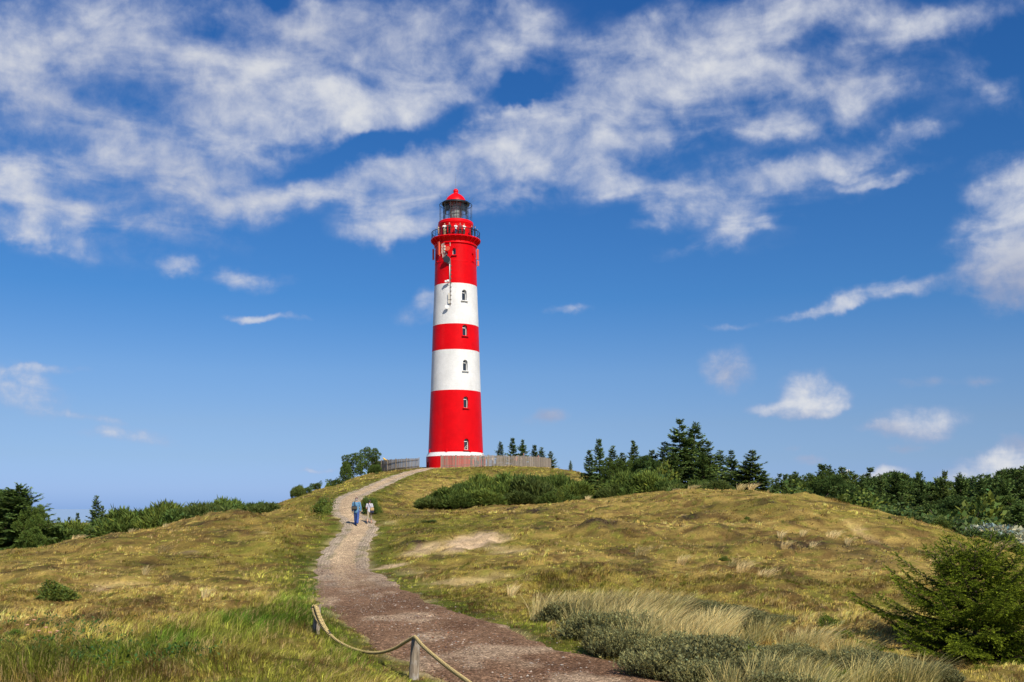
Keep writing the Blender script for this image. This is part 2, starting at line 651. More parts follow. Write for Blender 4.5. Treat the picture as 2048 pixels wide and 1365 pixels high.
# ------------------------------------------------------------------ dune terrain: heights fitted through surveyed points
CP = [P(*p) for p in [
    (632, 1258, 22), (560, 1200, 33), (450, 1180, 33), (300, 1180, 32), (115, 1212, 28), (0, 1200, 28), (-200, 1200, 30),
    (560, 1130, 45), (400, 1120, 45), (200, 1130, 42), (0, 1130, 45), (600, 1080, 56), (450, 1070, 56), (300, 1080, 54), (150, 1095, 54),
    (540, 1034, 70), (480, 1029, 68), (400, 1033, 66), (300, 1059, 64), (140, 1090, 62), (0, 1110, 60), (-150, 1120, 60),
    (620, 1044, 72), (640, 1014, 85), (600, 1009, 92), (545, 1009, 96), (640, 985, 118), (690, 963, 130), (750, 949, 140), (800, 941, 145),
    (560, 1005, 101), (600, 991, 113), (880, 937, 142), (950, 935, 140), (1000, 934, 140), (1060, 935, 143), (1100, 937, 148),
    (1140, 943, 140), (1175, 951, 132), (1200, 966, 124), (1215, 986, 116), (900, 960, 125), (1000, 950, 128), (1100, 948, 130), (850, 985, 108),
    (1000, 1000, 98), (1150, 1000, 98), (800, 1000, 92), (780, 1030, 76), (850, 1030, 74), (1000, 1025, 76), (830, 1015, 86),
    (950, 1012, 86), (1100, 1008, 88), (1190, 1000, 88), (1250, 998, 86), (1350, 991, 82), (1420, 984, 78), (1500, 980, 74), (1560, 990, 73),
    (1640, 1003, 70), (1760, 1035, 66), (1880, 1068, 62), (1960, 1100, 58), (2048, 1135, 54), (2200, 1180, 50),
    (1300, 1050, 58), (1450, 1050, 58), (1600, 1060, 54), (1750, 1100, 48), (1850, 1130, 42), (1200, 1100, 46), (1400, 1120, 42), (1600, 1130, 42),
    (1100, 1050, 62), (950, 1064, 55), (900, 1082, 52), (850, 1102, 50), (1000, 1102, 47), (900, 1130, 44), (1000, 1170, 35), (1200, 1180, 32),
    (1400, 1190, 30), (1600, 1200, 28), (1800, 1250, 24), (1000, 1230, 27), (1200, 1270, 22), (1350, 1340, 17.5), (1900, 1340, 19), (2150, 1320, 20),
    (828, 1343, 16.5), (735, 1318, 19), (500, 1290, 20), (300, 1280, 20), (100, 1300, 18), (600, 1340, 15), (350, 1340, 14), (100, 1365, 12)]]
CP += [tuple(p) for p in _pp[2:]]
CP += [(-20, 82, -.6), (-25, 80, -1.6), (-33, 80, -3.0), (-40, 80, -3.8), (-55, 80, -4.5), (-29, 110, -1.2), (-30, 130, -.6), (-32, 150, 0), (-31, 165, 1.5),
       (-20, 158, 6.0), (-15, 150, 6.0), (-8.4, 150, 6.1), (0, 160, 6.1), (6, 158, 5.9), (-8, 168, 6.0), (-8, 182, 4), (-8, 205, -1), (18, 150, 2.5), (24, 140, .3), (30, 200, -4), (-40, 200, -6),
       (19, 95, .8), (24, 90, -.8), (32, 90, -2.8), (37, 85, -4.2), (43, 80, -5.2), (31, 130, -1.6), (44, 130, -4.2), (63, 130, -5.5), (75, 90, -6), (19, 108, .8), (8, 105, 1.4), (12, 118, 1.9),
       (4, 14, -2.6), (6.5, 14, -2.7), (4, 9, -2.4), (-4, 8, -1.9), (-2, 10, -2.2), (0, 5, -2.1), (0, 0, -1.75), (-15, 0, -1.6), (15, 0, -1.9), (0, -30, -1.6), (30, 15, -3), (-30, 15, -2.2),
       (-60, 40, -3.2), (60, 40, -4.5), (0, 260, -7), (-120, 100, -7), (140, 120, -8), (-100, 250, -9), (120, 250, -9), (-120, 0, -5), (120, 0, -6), (0, -100, -3)]
CP = np.array(CP, dtype=float)


def tps_fit(xy, z, lam):
    n = len(xy)
    d2 = ((xy[:, None] - xy[None]) ** 2).sum(-1)
    K = 0.5 * d2 * np.log(d2 + 1e-9)
    A = np.zeros((n + 3, n + 3))
    A[:n, :n] = K + lam * np.eye(n)
    A[:n, n] = 1
    A[:n, n + 1:] = xy
    A[n:, :n] = A[:n, n:].T
    return np.linalg.solve(A, np.concatenate([z, [0, 0, 0]]))


_keep = []
for i, p in enumerate(CP):
    if all((p[0] - CP[j][0]) ** 2 + (p[1] - CP[j][1]) ** 2 > 0.6 for j in _keep):
        _keep.append(i)
CP = CP[_keep]
TW = tps_fit(CP[:, :2], CP[:, 2], 0.6)


def height_raw(x, y):
    sh = x.shape
    x = x.ravel()
    y = y.ravel()
    out = np.empty(len(x))
    for s in range(0, len(x), 30000):
        a = x[s:s + 30000, None]
        b = y[s:s + 30000, None]
        d2 = (a - CP[None, :, 0]) ** 2 + (b - CP[None, :, 1]) ** 2
        out[s:s + 30000] = (0.5 * d2 * np.log(d2 + 1e-9)) @ TW[:-3] + TW[-3] + TW[-2] * a[:, 0] + TW[-1] * b[:, 0]
    out = np.clip(out, -12, 6.4)
    r = np.hypot(x, y - 60)
    k = sstep(150, 260, r)
    out = out * (1 - k) + (-9.0) * k
    far = sstep(700, 1100, np.hypot(x, y))
    out = out * (1 - far) + (-26.0) * far
    # small dune relief, calm on the plateau
    damp = 1 - 0.8 * sstep(9, 4, np.hypot((x + 8) * 0.6, (y - 152) * 0.7) - 6)
    rel = 0.75 * (fbm(x / 9, y / 9, 3, 3) - 0.5) + 0.60 * (fbm(x / 2.6, y / 2.6, 9, 3) - 0.5) + 0.26 * (fbm(x / 0.9, y / 0.9, 21, 3) - 0.5)
    rel *= damp * np.clip(1.15 - 0.3 * sstep(60, 100, y), 0, 2)
    d, pz, w = path_dist(x, y)
    k = sstep(0.6, 3.2, d - w)
    rel *= 0.15 + 0.85 * k
    kk = sstep(-0.2, 2.2, d - w)
    out = out + rel
    out = pz * (1 - kk) + out * kk
    out = out - 0.05 * sstep(0.25, -0.15, d - w)
    return out.reshape(sh)


ys = np.concatenate([np.arange(-120, -10, 8.0), np.arange(-10, 4, 1.0), np.arange(4, 36, 0.16), np.arange(36, 84, 0.3), np.arange(84, 172, 0.6), np.geomspace(172, 1300, 60)])
xr = np.concatenate([np.arange(0, 13, 0.16), np.arange(13, 48, 0.42), np.geomspace(48, 1100, 50)])
xs = np.concatenate([-xr[:0:-1], xr])
GX, GY = np.meshgrid(xs, ys)
GZ = height_raw(GX, GY)


def gsample(grid, x, y):
    x = np.asarray(x, float)
    y = np.asarray(y, float)
    i = np.clip(np.searchsorted(xs, x) - 1, 0, len(xs) - 2)
    j = np.clip(np.searchsorted(ys, y) - 1, 0, len(ys) - 2)
    fx = np.clip((x - xs[i]) / (xs[i + 1] - xs[i]), 0, 1)
    fy = np.clip((y - ys[j]) / (ys[j + 1] - ys[j]), 0, 1)
    if grid.ndim == 3:
        fx = fx[..., None]
        fy = fy[..., None]
    return (grid[j, i] * (1 - fx) + grid[j, i + 1] * fx) * (1 - fy) + (grid[j + 1, i] * (1 - fx) + grid[j + 1, i + 1] * fx) * fy


def gz(x, y):
    return float(gsample(GZ, np.array([x]), np.array([y]))[0])


GD, _, GW = path_dist(GX, GY)
GD = np.clip(GD - GW, -3, 60)              # signed distance to the path's edge

# what grows where: patches of green, sand and heather on the dunes (world positions found from their place in the view)
_yy = np.maximum(GY, 2.0)
GPX = CX + F * GX / _yy + 26 * (fbm(GX / 1.7, GY / 1.7, 50, 3) - 0.5) * np.clip(60 / _yy, .5, 3)
GPY = HY - F * GZ / _yy + 10 * (fbm(GX / 1.7, GY / 1.7, 60, 3) - 0.5) * np.clip(60 / _yy, .5, 3)


def patch(items):
    acc = np.zeros(GX.shape)
    for cx_, cy_, rx_, ry_, rot, w in items:
        a = R(rot)
        dx = GPX - cx_
        dy = GPY - cy_
        p_ = (dx * math.cos(a) - dy * math.sin(a)) / rx_
        q_ = (dx * math.sin(a) + dy * math.cos(a)) / ry_
        acc = np.maximum(acc, w * sstep(1.25, 0.45, np.hypot(p_, q_)))
    return acc * (GY > 2)


M_lush = patch([(470, 1255, 330, 36, 10, 1), (590, 1195, 90, 22, 25, .9), (250, 1310, 260, 34, 5, .8), (680, 1290, 60, 40, -35, .8), (60, 1330, 160, 40, 0, .6)])
M_green = patch([(590, 1130, 90, 60, 0, .7), (600, 1340, 330, 60, 0, .75), (860, 1052, 110, 20, 5, .6), (820, 1180, 90, 30, -20, .55), (960, 1200, 200, 30, -10, .45), (1000, 943, 190, 9, 0, .6), (300, 1345, 330, 50, 0, .7),
                 (640, 1080, 40, 40, 0, .6), (720, 970, 130, 26, 22, .4), (1350, 1180, 320, 26, 0, .35), (640, 1015, 60, 20, 0, .5), (1000, 1260, 120, 30, -20, .5), (1700, 1190, 200, 40, 0, .25)])
M_sand = patch([(940, 1084, 85, 17, 8, 1), (850, 1098, 60, 10, 15, .8), (1010, 1100, 60, 10, 0, .55), (775, 1134, 40, 5, 8, .9), (830, 1140, 40, 8, 10, .4), (930, 1160, 90, 8, 5, .55), (1010, 1150, 60, 6, -5, .45), (205, 1176, 25, 9, 10, .8), (245, 1165, 60, 7, 0, .35),
                (530, 1066, 18, 4, 0, .5), (380, 1105, 45, 5, 0, .4), (1730, 1068, 50, 10, -35, .5), (860, 1345, 60, 12, -10, .7), (700, 1245, 12, 10, 0, .4), (780, 1045, 22, 5, 0, .4), (1290, 1180, 20, 4, 0, .3)])
M_heath = patch([(1650, 1092, 130, 15, -8, .9), (1205, 1050, 70, 7, 0, .9), (1720, 1115, 90, 14, -8, .8), (1270, 1112, 60, 12, -10, .8), (1390, 1032, 60, 10, 8, .6), (1600, 1030, 60, 10, -20, .6), (325, 1128, 60, 7, 0, .7), (120, 1098, 60, 10, 15, .5),
                 (230, 1070, 50, 7, 25, .6), (800, 1030, 90, 10, 0, .45), (470, 1030, 60, 6, 0, .4), (1050, 1020, 130, 6, 0, .5), (1500, 1085, 70, 10, 0, .5), (830, 1092, 40, 5, 12, .7), (1790, 1095, 60, 9, -10, .6), (1480, 1010, 60, 7, -10, .4)])
M_brown = patch([(330, 1060, 330, 50, 8, .7), (1350, 1060, 330, 60, 0, .6), (260, 1225, 230, 18, 0, .8), (90, 1240, 130, 40, 0, .6), (1650, 1090, 200, 50, 0, .6), (1150, 1030, 160, 18, 0, .5), (850, 1010, 80, 20, 0, .4)])
verge = sstep(2.2, 0.3, GD) * (GY > 6)
M_green = np.maximum(M_green, verge * 0.95)
M_sand = np.maximum(M_sand, 0.55 * sstep(0.5, -0.1, GD) * (fbm(GX / 1.3, GY / 1.3, 77, 2) > 0.5) * (GY > 6))
# crusts of heather stand up a little, blown-out sand lies lower with a ragged lip
_off = sstep(.6, 2.0, GD)
GZ = GZ + _off * (M_heath * 0.75 * (fbm(GX / 1.1, GY / 1.1, 501, 3) - .42) + M_sand * 0.8 * (fbm(GX / 1.0, GY / 1.0, 511, 3) - .62) * (GD > 1.5))
n_a = fbm(GX / 7.0, GY / 7.0, 101, 4)
n_b = fbm(GX / 1.6, GY / 1.6, 131, 3)
n_c = fbm(GX / 0.6, GY / 0.6, 151, 2)
C_dry, C_olive, C_green, C_lush = (np.array(c) for c in ((.64, .445, .125), (.43, .355, .066), (.180, .210, .026), (.085, .160, .018)))
C_sand, C_heath, C_brown = (np.array(c) for c in ((.58, .42, .255), (.095, .064, .036), (.30, .175, .062)))


def lerp(a, b, t):
    t = t[..., None]
    return a * (1 - t) + b * t


GC = lerp(C_dry, C_olive, sstep(0.32, 0.68, 0.6 * n_a + 0.4 * n_b))
GC = lerp(GC, C_brown, M_brown * sstep(0.3, 0.6, 0.5 * n_b + 0.5 * n_a) * 0.8)
GC = lerp(GC, C_green, np.clip(M_green * (0.35 + 1.1 * n_b), 0, 1))
GC = lerp(GC, C_lush, np.clip(M_lush * (0.25 + 1.3 * n_b), 0, 1))
GC = lerp(GC, C_heath, np.clip(M_heath * sstep(0.30, 0.52, 0.55 * n_b + 0.45 * n_c) * 0.95 + 0.7 * sstep(0.60, 0.72, n_b) * (1 - M_lush) * (1 - M_green), 0, 1))
GC = lerp(GC, C_sand, np.clip(M_sand * sstep(0.25, 0.6, 0.5 * n_b + 0.5 * n_c + 0.25 * M_sand), 0, 1))
n_d = fbm(GX / 0.33, GY / 0.33, 171, 2)
n_e = fbm(GX / 0.9, GY / 0.9, 181, 2)
GC = lerp(GC, C_brown * .75, .75 * sstep(.60, .72, n_e) * (1 - M_lush) * (1 - M_sand))
GC = lerp(GC, C_green * 1.1, .6 * sstep(.58, .72, n_d) * (1 - M_sand))
GC *= (0.22 + 0.82 * n_c + 0.74 * n_d)[..., None]
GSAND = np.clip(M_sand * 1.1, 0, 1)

tm = NT('dune_ground')
tcd = tm.coord('Object')
g1 = tm.noise(9.0, 6, 0.65, tcd)
g2 = tm.noise(70.0, 4, 0.6, tcd)
cmix = tm.mix(1.0, tm.attr('col'), tm.ramp(g1.outputs['Fac'], [(0.28, .55), (0.5, 1.0), (0.75, 1.35)]), 'MULTIPLY')
cmix = tm.mix(1.0, cmix, tm.ramp(g2.outputs['Fac'], [(0.3, .75), (0.7, 1.2)]), 'MULTIPLY')
tm.l(cmix, tm.b.inputs['Base Color'])
tm.b.inputs['Roughness'].default_value = 0.95
tm.b.inputs['Specular IOR Level'].default_value = 0.1
tm.bump(tm.math('ADD', g1.outputs['Fac'], tm.math('MULTIPLY', g2.outputs['Fac'], 0.4)), 0.9, 0.09)

ny, nx = GX.shape
idx = np.arange(ny * nx).reshape(ny, nx)
quads = np.stack([idx[:-1, :-1], idx[:-1, 1:], idx[1:, 1:], idx[1:, :-1]], -1).reshape(-1, 4)
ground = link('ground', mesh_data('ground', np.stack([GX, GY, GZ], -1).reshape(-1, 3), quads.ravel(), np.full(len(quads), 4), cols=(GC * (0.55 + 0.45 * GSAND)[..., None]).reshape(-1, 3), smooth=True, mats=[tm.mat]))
tag(ground, 'rolling dune ground with dry grass, sand and heather patches', 'dunes', kind='structure')

# ------------------------------------------------------------------ sea to the horizon
sm = NT('sea_water')
sm.b.inputs['Base Color'].default_value = (.27, .39, .55, 1)  # water colour lightened to stand in for haze over the distant sea
sm.b.inputs['Roughness'].default_value = 0.5
sw_ = sm.noise(0.02, 6, 0.6, sm.coord())
sm.bump(sw_.outputs['Fac'], 0.25, 2.0)
s_ = MB()
s_.lathe([(0.01, -20), (2000, -20), (60000, -20)], 96, caps=False)
sea = s_.build('sea', sm.mat)
tag(sea, 'strip of blue sea on the horizon beyond the dunes', 'sea', kind='structure')

# ------------------------------------------------------------------ the path
na = 27
av = np.linspace(-1.12, 1.12, na)
arc = PARC
edge_n = fbm(arc / 1.1, arc * 0 + 3.0, 5, 4) - 0.5
edge_m = fbm(arc / 1.1, arc * 0 + 9.0, 8, 4) - 0.5
Vp, Cpth, Up = [], [], []
for j in range(len(PC)):
    wl = PW[j] + 0.75 * edge_n[j]
    wr = PW[j] + 0.75 * edge_m[j]
    a_ = np.where(av < 0, av * wl, av * wr)
    x = PC[j, 0] + PN[j, 0] * a_
    y = PC[j, 1] + PN[j, 1] * a_
    fine = 0.05 * (fbm(x / 0.5, y / 0.5, 31, 2) - 0.5) + 0.05 * (fbm(x / 1.5, y / 1.5, 33, 2) - 0.5)
    z = PC[j, 2] + 0.0 + fine - 0.10 * sstep(0.86, 1.12, np.abs(av)) + 0.015
    Vp.append(np.stack([x, y, z], -1))
    Up.append(np.stack([a_, np.full(na, arc[j])], -1))
Vp = np.array(Vp)
Up = np.array(Up)
X_, Y_ = Vp[..., 0], Vp[..., 1]
q1 = fbm(X_ / 1.2, Y_ / 2.2, 201, 4)
q2 = fbm(X_ / 0.35, Y_ / 0.35, 211, 3)
red_ = lerp(np.array((.225, .135, .080)), np.array((.14, .078, .045)), sstep(0.4, 0.62, q1 * .6 + q2 * .4))
red_ = lerp(red_, np.array((.40, .29, .19)), sstep(0.55, 0.70, fbm(X_ / 1.1, Y_ / 2.0, 221, 3)) * 0.75)
pale = lerp(np.array((.52, .385, .24)), np.array((.43, .315, .20)), sstep(0.35, 0.65, q1))
strip = sstep(0.40, 0.5, np.abs(av)) * sstep(1.1, 0.98, np.abs(av))
stripc = np.array((.38, .315, .24))
pale = lerp(pale, np.broadcast_to(stripc, pale.shape), np.broadcast_to(strip[None, :] * 0.7, q1.shape))
tpath = sstep(31, 55, Y_ + 18 * (q1 - .5) + 3.5 * (Up[..., 0] < 0))
Cp_ = lerp(red_, pale, tpath)
grassy = sstep(0.58, 0.7, fbm(X_ / 0.6, Y_ / 1.2, 241, 3)) * sstep(0.3, 0.5, np.abs(av))[None, :] * 0.5 * (Y_ > 45)
Cp_ = lerp(Cp_, np.broadcast_to(np.array((.16, .15, .05)), Cp_.shape), grassy)
Cp_ *= (0.75 + 0.5 * q2)[..., None]
pm = NT('gravel_path')
pc_ = pm.coord('Object')
v1 = pm.n('ShaderNodeTexVoronoi')
v1.inputs['Scale'].default_value = 34.0
pm.l(pc_, v1.inputs['Vector'])
v2 = pm.n('ShaderNodeTexVoronoi')
v2.inputs['Scale'].default_value = 13.0
pm.l(pc_, v2.inputs['Vector'])
sepc = pm.n('ShaderNodeSeparateColor')
pm.l(v1.outputs['Color'], sepc.inputs[0])
sepd = pm.n('ShaderNodeSeparateColor')
pm.l(v2.outputs['Color'], sepd.inputs[0])
k1 = pm.ramp(sepc.outputs[0], [(0.0, .35), (0.45, .85), (0.8, 1.25), (0.93, 1.8), (1.0, 2.6)])
k2 = pm.ramp(sepd.outputs[1], [(0.0, .8), (0.8, 1.05), (1.0, 1.4)])
cc = pm.mix(1.0, pm.attr('col'), k1, 'MULTIPLY')
cc = pm.mix(1.0, cc, k2, 'MULTIPLY')
# grooves between the paver rows of the side tracks
uvn = pm.n('ShaderNodeUVMap', uv_map='uv')
suv = pm.n('ShaderNodeSeparateXYZ')
pm.l(uvn.outputs[0], suv.inputs[0])
gv = pm.math('SINE', pm.math('MULTIPLY', suv.outputs[0], 2 * math.pi / 0.15))
stripa = pm.n('ShaderNodeAttribute', attribute_name='strip').outputs['Fac']
gm = pm.math('MULTIPLY', stripa, pm.math('GREATER_THAN', gv, 0.55))
cc = pm.mix(pm.math('MULTIPLY', gm, 0.26), cc, (.10, .085, .06))
pm.l(cc, pm.b.inputs['Base Color'])
pm.b.inputs['Roughness'].default_value = 0.95
pm.b.inputs['Specular IOR Level'].default_value = 0.04
pm.bump(pm.math('ADD', pm.math('SUBTRACT', 1.0, v1.outputs['Distance']), pm.math('MULTIPLY', gm, -1.2)), 0.8, 0.02)
npj = len(PC)
idx = np.arange(npj * na).reshape(npj, na)
quads = np.stack([idx[:-1, :-1], idx[:-1, 1:], idx[1:, 1:], idx[1:, :-1]], -1).reshape(-1, 4)
pme = mesh_data('path', Vp.reshape(-1, 3), quads.ravel(), np.full(len(quads), 4), cols=Cp_.reshape(-1, 3), uvs=Up.reshape(-1, 2), smooth=True, mats=[pm.mat])
sa = pme.attributes.new('strip', 'FLOAT', 'POINT')
sa.data.foreach_set('value', (strip[None, :] * tpath * (1 - sstep(64, 74, Y_))).astype(np.float32).ravel())
path = link('path', pme)
tag(path, 'winding gravel path with reddish bark near and pale paver tracks uphill', 'path', kind='structure')

# ------------------------------------------------------------------ lighthouse
TX, TY = (911.5 - CX) * 150 / F, 150.0


def paint(name, col, rough, spec=0.4, coat=0.0):
    t = NT(name)
    uvn_ = t.n('ShaderNodeUVMap', uv_map='uv').outputs[0]
    br = t.n('ShaderNodeTexBrick')
    t.l(uvn_, br.inputs['Vector'])
    br.inputs['Scale'].default_value = 1.0
    br.inputs['Mortar Size'].default_value = 0.012
    br.inputs['Brick Width'].default_value = 0.25
    br.inputs['Row Height'].default_value = 0.085
    br.inputs['Color1'].default_value = (.75, .75, .75, 1)
    br.inputs['Color2'].default_value = (1, 1, 1, 1)
    br.inputs['Mortar'].default_value = (.3, .3, .3, 1)
    n1 = t.noise(0.5, 5, 0.6, t.coord())
    n2 = t.noise(5.0, 4, 0.6, t.coord())
    c1 = t.mix(0.25, col, br.outputs['Color'], 'MULTIPLY')
    c1 = t.mix(1.0, c1, t.ramp(n1.outputs['Fac'], [(0.3, .86), (0.7, 1.05)]), 'MULTIPLY')
    c1 = t.mix(1.0, c1, t.ramp(n2.outputs['Fac'], [(0.3, .94), (0.7, 1.03)]), 'MULTIPLY')
    # faint rain streaks and weathering
    mp_ = t.n('ShaderNodeMapping')
    mp_.inputs['Scale'].default_value = (2.6, 2.6, .10)
    t.l(t.coord(), mp_.inputs[0])
    n3 = t.noise(1.0, 5, 0.65, mp_.outputs[0])
    c1 = t.mix(1.0, c1, t.ramp(n3.outputs['Fac'], [(0.28, (.95, .945, .93)), (0.5, (1, 1, 1))]), 'MULTIPLY')
    t.l(c1, t.b.inputs['Base Color'])
    t.b.inputs['Roughness'].default_value = rough
    t.b.inputs['Specular IOR Level'].default_value = spec
    hh = t.math('ADD', t.math('MULTIPLY', br.outputs['Fac'], -0.6), t.math('MULTIPLY', n2.outputs['Fac'], 0.6))
    t.bump(hh, 0.8, 0.03)
    return t.mat


RED = paint('red_paint', (.80, .001, .005), 0.36, 0.16)
WHITE = paint('white_paint', (.88, .88, .87), 0.5, 0.35)
RED_S = plain('smooth_red_paint', (.72, .002, .007), 0.4, var=.08, scale=4, spec=.18)
ORANGE = plain('faded_red_plastic', (.72, .10, .045), 0.5, var=.06)
DARK = plain('black_iron', (.012, .016, .022), 0.45, var=.2)
WMET = plain('white_metal', (.72, .72, .70), 0.4, var=.05)
GREY = plain('grey_metal', (.16, .16, .165), 0.5, var=.2)
CREAM = plain('cream_plastic', (.62, .58, .50), 0.5, var=.1)


def glass_mat(name, col, rough=0.06, trans=0.0):
    t = NT(name)
    t.b.inputs['Base Color'].default_value = col + (1,)
    t.b.inputs['Roughness'].default_value = rough
    t.b.inputs['Specular IOR Level'].default_value = 0.8
    nz = t.noise(1.3, 3, 0.5, t.coord())
    t.bump(nz.outputs['Fac'], 0.05, 0.05)
    if trans:
        tp = t.n('ShaderNodeBsdfTransparent')
        mx = t.n('ShaderNodeMixShader')
        mx.inputs[0].default_value = trans
        t.l(t.b.outputs[0], mx.inputs[1])
        t.l(tp.outputs[0], mx.inputs[2])
        t.l(mx.outputs[0], t.out.inputs['Surface'])
    return t.mat


PANE = glass_mat('window_glass', (.018, .022, .028))
BLIND = plain('dark_blue_cloth', (.02, .028, .045), .8)
LANTERN = glass_mat('lantern_glass', (.09, .12, .14), 0.03, 0.82)
LENS = glass_mat('lens_glass', (.50, .54, .50), 0.14)

LH = empty('lighthouse', (TX, TY, 6.0))
tag(LH, 'tall red and white banded lighthouse standing on top of the dune', 'lighthouse')
Z0 = 6.0                      # child z = world z - Z0


def zc(z):
    return z - Z0


def arch_outline(w, h, n=9):
    """outline (t, z) of an arched opening, width w, total height h, from the sill at z=0"""
    r = w / 2
    pts = [(-r, 0), (r, 0)]
    for k in range(n):
        a = math.pi * k / (n - 1)
        pts.append((r * math.cos(a), h - r + r * math.sin(a)))
    return pts


def radial(ang, r, z):
    """matrix: local x = along the wall, y = outwards, z = up; ang measured to the right of the camera-facing front"""
    out = Vector((math.sin(ang), -math.cos(ang), 0))
    along = Vector((math.cos(ang), math.sin(ang), 0))
    M = Matrix(((along.x, out.x, 0, out.x * r), (along.y, out.y, 0, out.y * r), (0, 0, 1, z), (0, 0, 0, 1)))
    return M


TOWER_PROF = [(4.43, 5.2), (4.43, 7.74), (4.11, 8.33), (3.75, 17.43), (3.55, 23.4), (3.435, 27.2), (3.19, 33.2), (3.05, 39.2)]


def tower_r(z):
    return float(np.interp(z, [p[1] for p in TOWER_PROF], [p[0] for p in TOWER_PROF]))


# openings: angle, sill z, width, height, kind
WIN = [(R(26), 30.62, .74, 1.62, 'w'), (R(26), 25.42, .74, 1.62, 'w'), (R(26), 20.25, .74, 1.62, 'w'), (R(26), 14.8, .74, 1.68, 'w'), (R(26), 8.62, .74, 1.66, 'w'),
       (R(-1), 37.3, .50, 1.05, 's'), (R(-62), 36.75, .5, 1.15, 'n'), (R(58), 36.75, .5, 1.15, 'n'), (R(-66), 5.95, .8, 1.05, 'd')]


def cutter(items):
    mb = MB()
    for ang, z, w, h, kd in items:
        r = tower_r(z + h / 2)
        out = arch_outline(w, h, 11)
        depth = .62 if kd != 'n' else .2
        V = []
        for y in (-depth, 0.6):
            V += [Vector((t_, y, zz2)) for t_, zz2 in out]
        n = len(out)
        Fs = [tuple(range(n))[::-1], tuple(range(n, 2 * n))] + [(i, (i + 1) % n, n + (i + 1) % n, n + i) for i in range(n)]
        M = radial(ang, r, zc(z))
        mb.add([M @ p for p in V], Fs)
    return mb


def cyl_uv(me):
    ul = me.uv_layers.new(name='uv')
    co = np.empty(len(me.vertices) * 3)
    me.vertices.foreach_get('co', co)
    co = co.reshape(-1, 3)
    li = np.empty(len(me.loops), dtype=np.int32)
    me.loops.foreach_get('vertex_index', li)
    th = np.arctan2(co[:, 0], -co[:, 1])
    uv = np.stack([th * 3.6, co[:, 2]], 1)
    ul.data.foreach_set('uv', uv[li].astype(np.float32).ravel())


def band(name, prof, mat, label, holes):
    mb = MB()
    mb.lathe([(r, zc(z)) for r, z in prof], 144)
    me = mb.mesh(name, mat, True, 0.5)
    o = link(name, me, LH)
    if holes:
        cm = cutter(holes).mesh('cut', [mat])
        co_ = link('cut', cm, LH)
        md = o.modifiers.new('b', 'BOOLEAN')
        md.operation = 'DIFFERENCE'
        md.solver = 'EXACT'
        md.object = co_
        bpy.context.view_layer.update()
        dg = bpy.context.evaluated_depsgraph_get()
        nm = bpy.data.meshes.new_from_object(o.evaluated_get(dg))
        o.modifiers.clear()
        o.data = nm
        bpy.data.objects.remove(co_)
        nm.polygons.foreach_set('use_smooth', np.ones(len(nm.polygons), bool))
        nm.set_sharp_from_angle(angle=0.5)
        me = nm
    cyl_uv(me)
    o['label'] = label
    return o


band('plinth', [(4.43, 5.2), (4.43, 7.74)], RED, 'wide red plinth at the foot of the tower', [WIN[8]])
band('plinth_cap', [(4.44, 7.74), (4.40, 7.80), (4.16, 8.25), (4.115, 8.33)], WHITE, 'sloping white ring above the plinth', [])
band('tower_band', [(4.11, 8.33), (3.93, 12.9), (3.75, 17.43)], RED, 'tall lowest red band of the tower', [WIN[3], WIN[4]])
band('tower_band', [(3.75, 17.43), (3.65, 20.4), (3.55, 23.4)], WHITE, 'lower white band of the tower', [WIN[2]])
band('tower_band', [(3.55, 23.4), (3.49, 25.3), (3.435, 27.2)], RED, 'short middle red band of the tower', [WIN[1]])
band('tower_band', [(3.435, 27.2), (3.31, 30.2), (3.19, 33.2)], WHITE, 'upper white band of the tower', [WIN[0]])
band('tower_band', [(3.19, 33.2), (3.12, 36.2), (3.05, 39.2)], RED, 'red band below the gallery with aerials', [WIN[5], WIN[6], WIN[7]])
# string course joints and small brackets on the plinth ring
mb = MB()
for z in (36.45,):
    mb.lathe([(tower_r(z) - .02, zc(z)), (tower_r(z) + .035, zc(z) + .01), (tower_r(z) + .035, zc(z) + .07), (tower_r(z) - .02, zc(z) + .08)], 96, caps=False)
mb.build('string_course', RED_S, LH, True, 0.5)
for a in (-66, -16, 34, 72):
    M = radial(R(a), 4.12, zc(8.55))
    m2 = MB()
    m2.box((0, 0, 0), (.26, .22, .5))
    m2.xform(M)
    m2.build('wall_bracket', RED_S, LH)

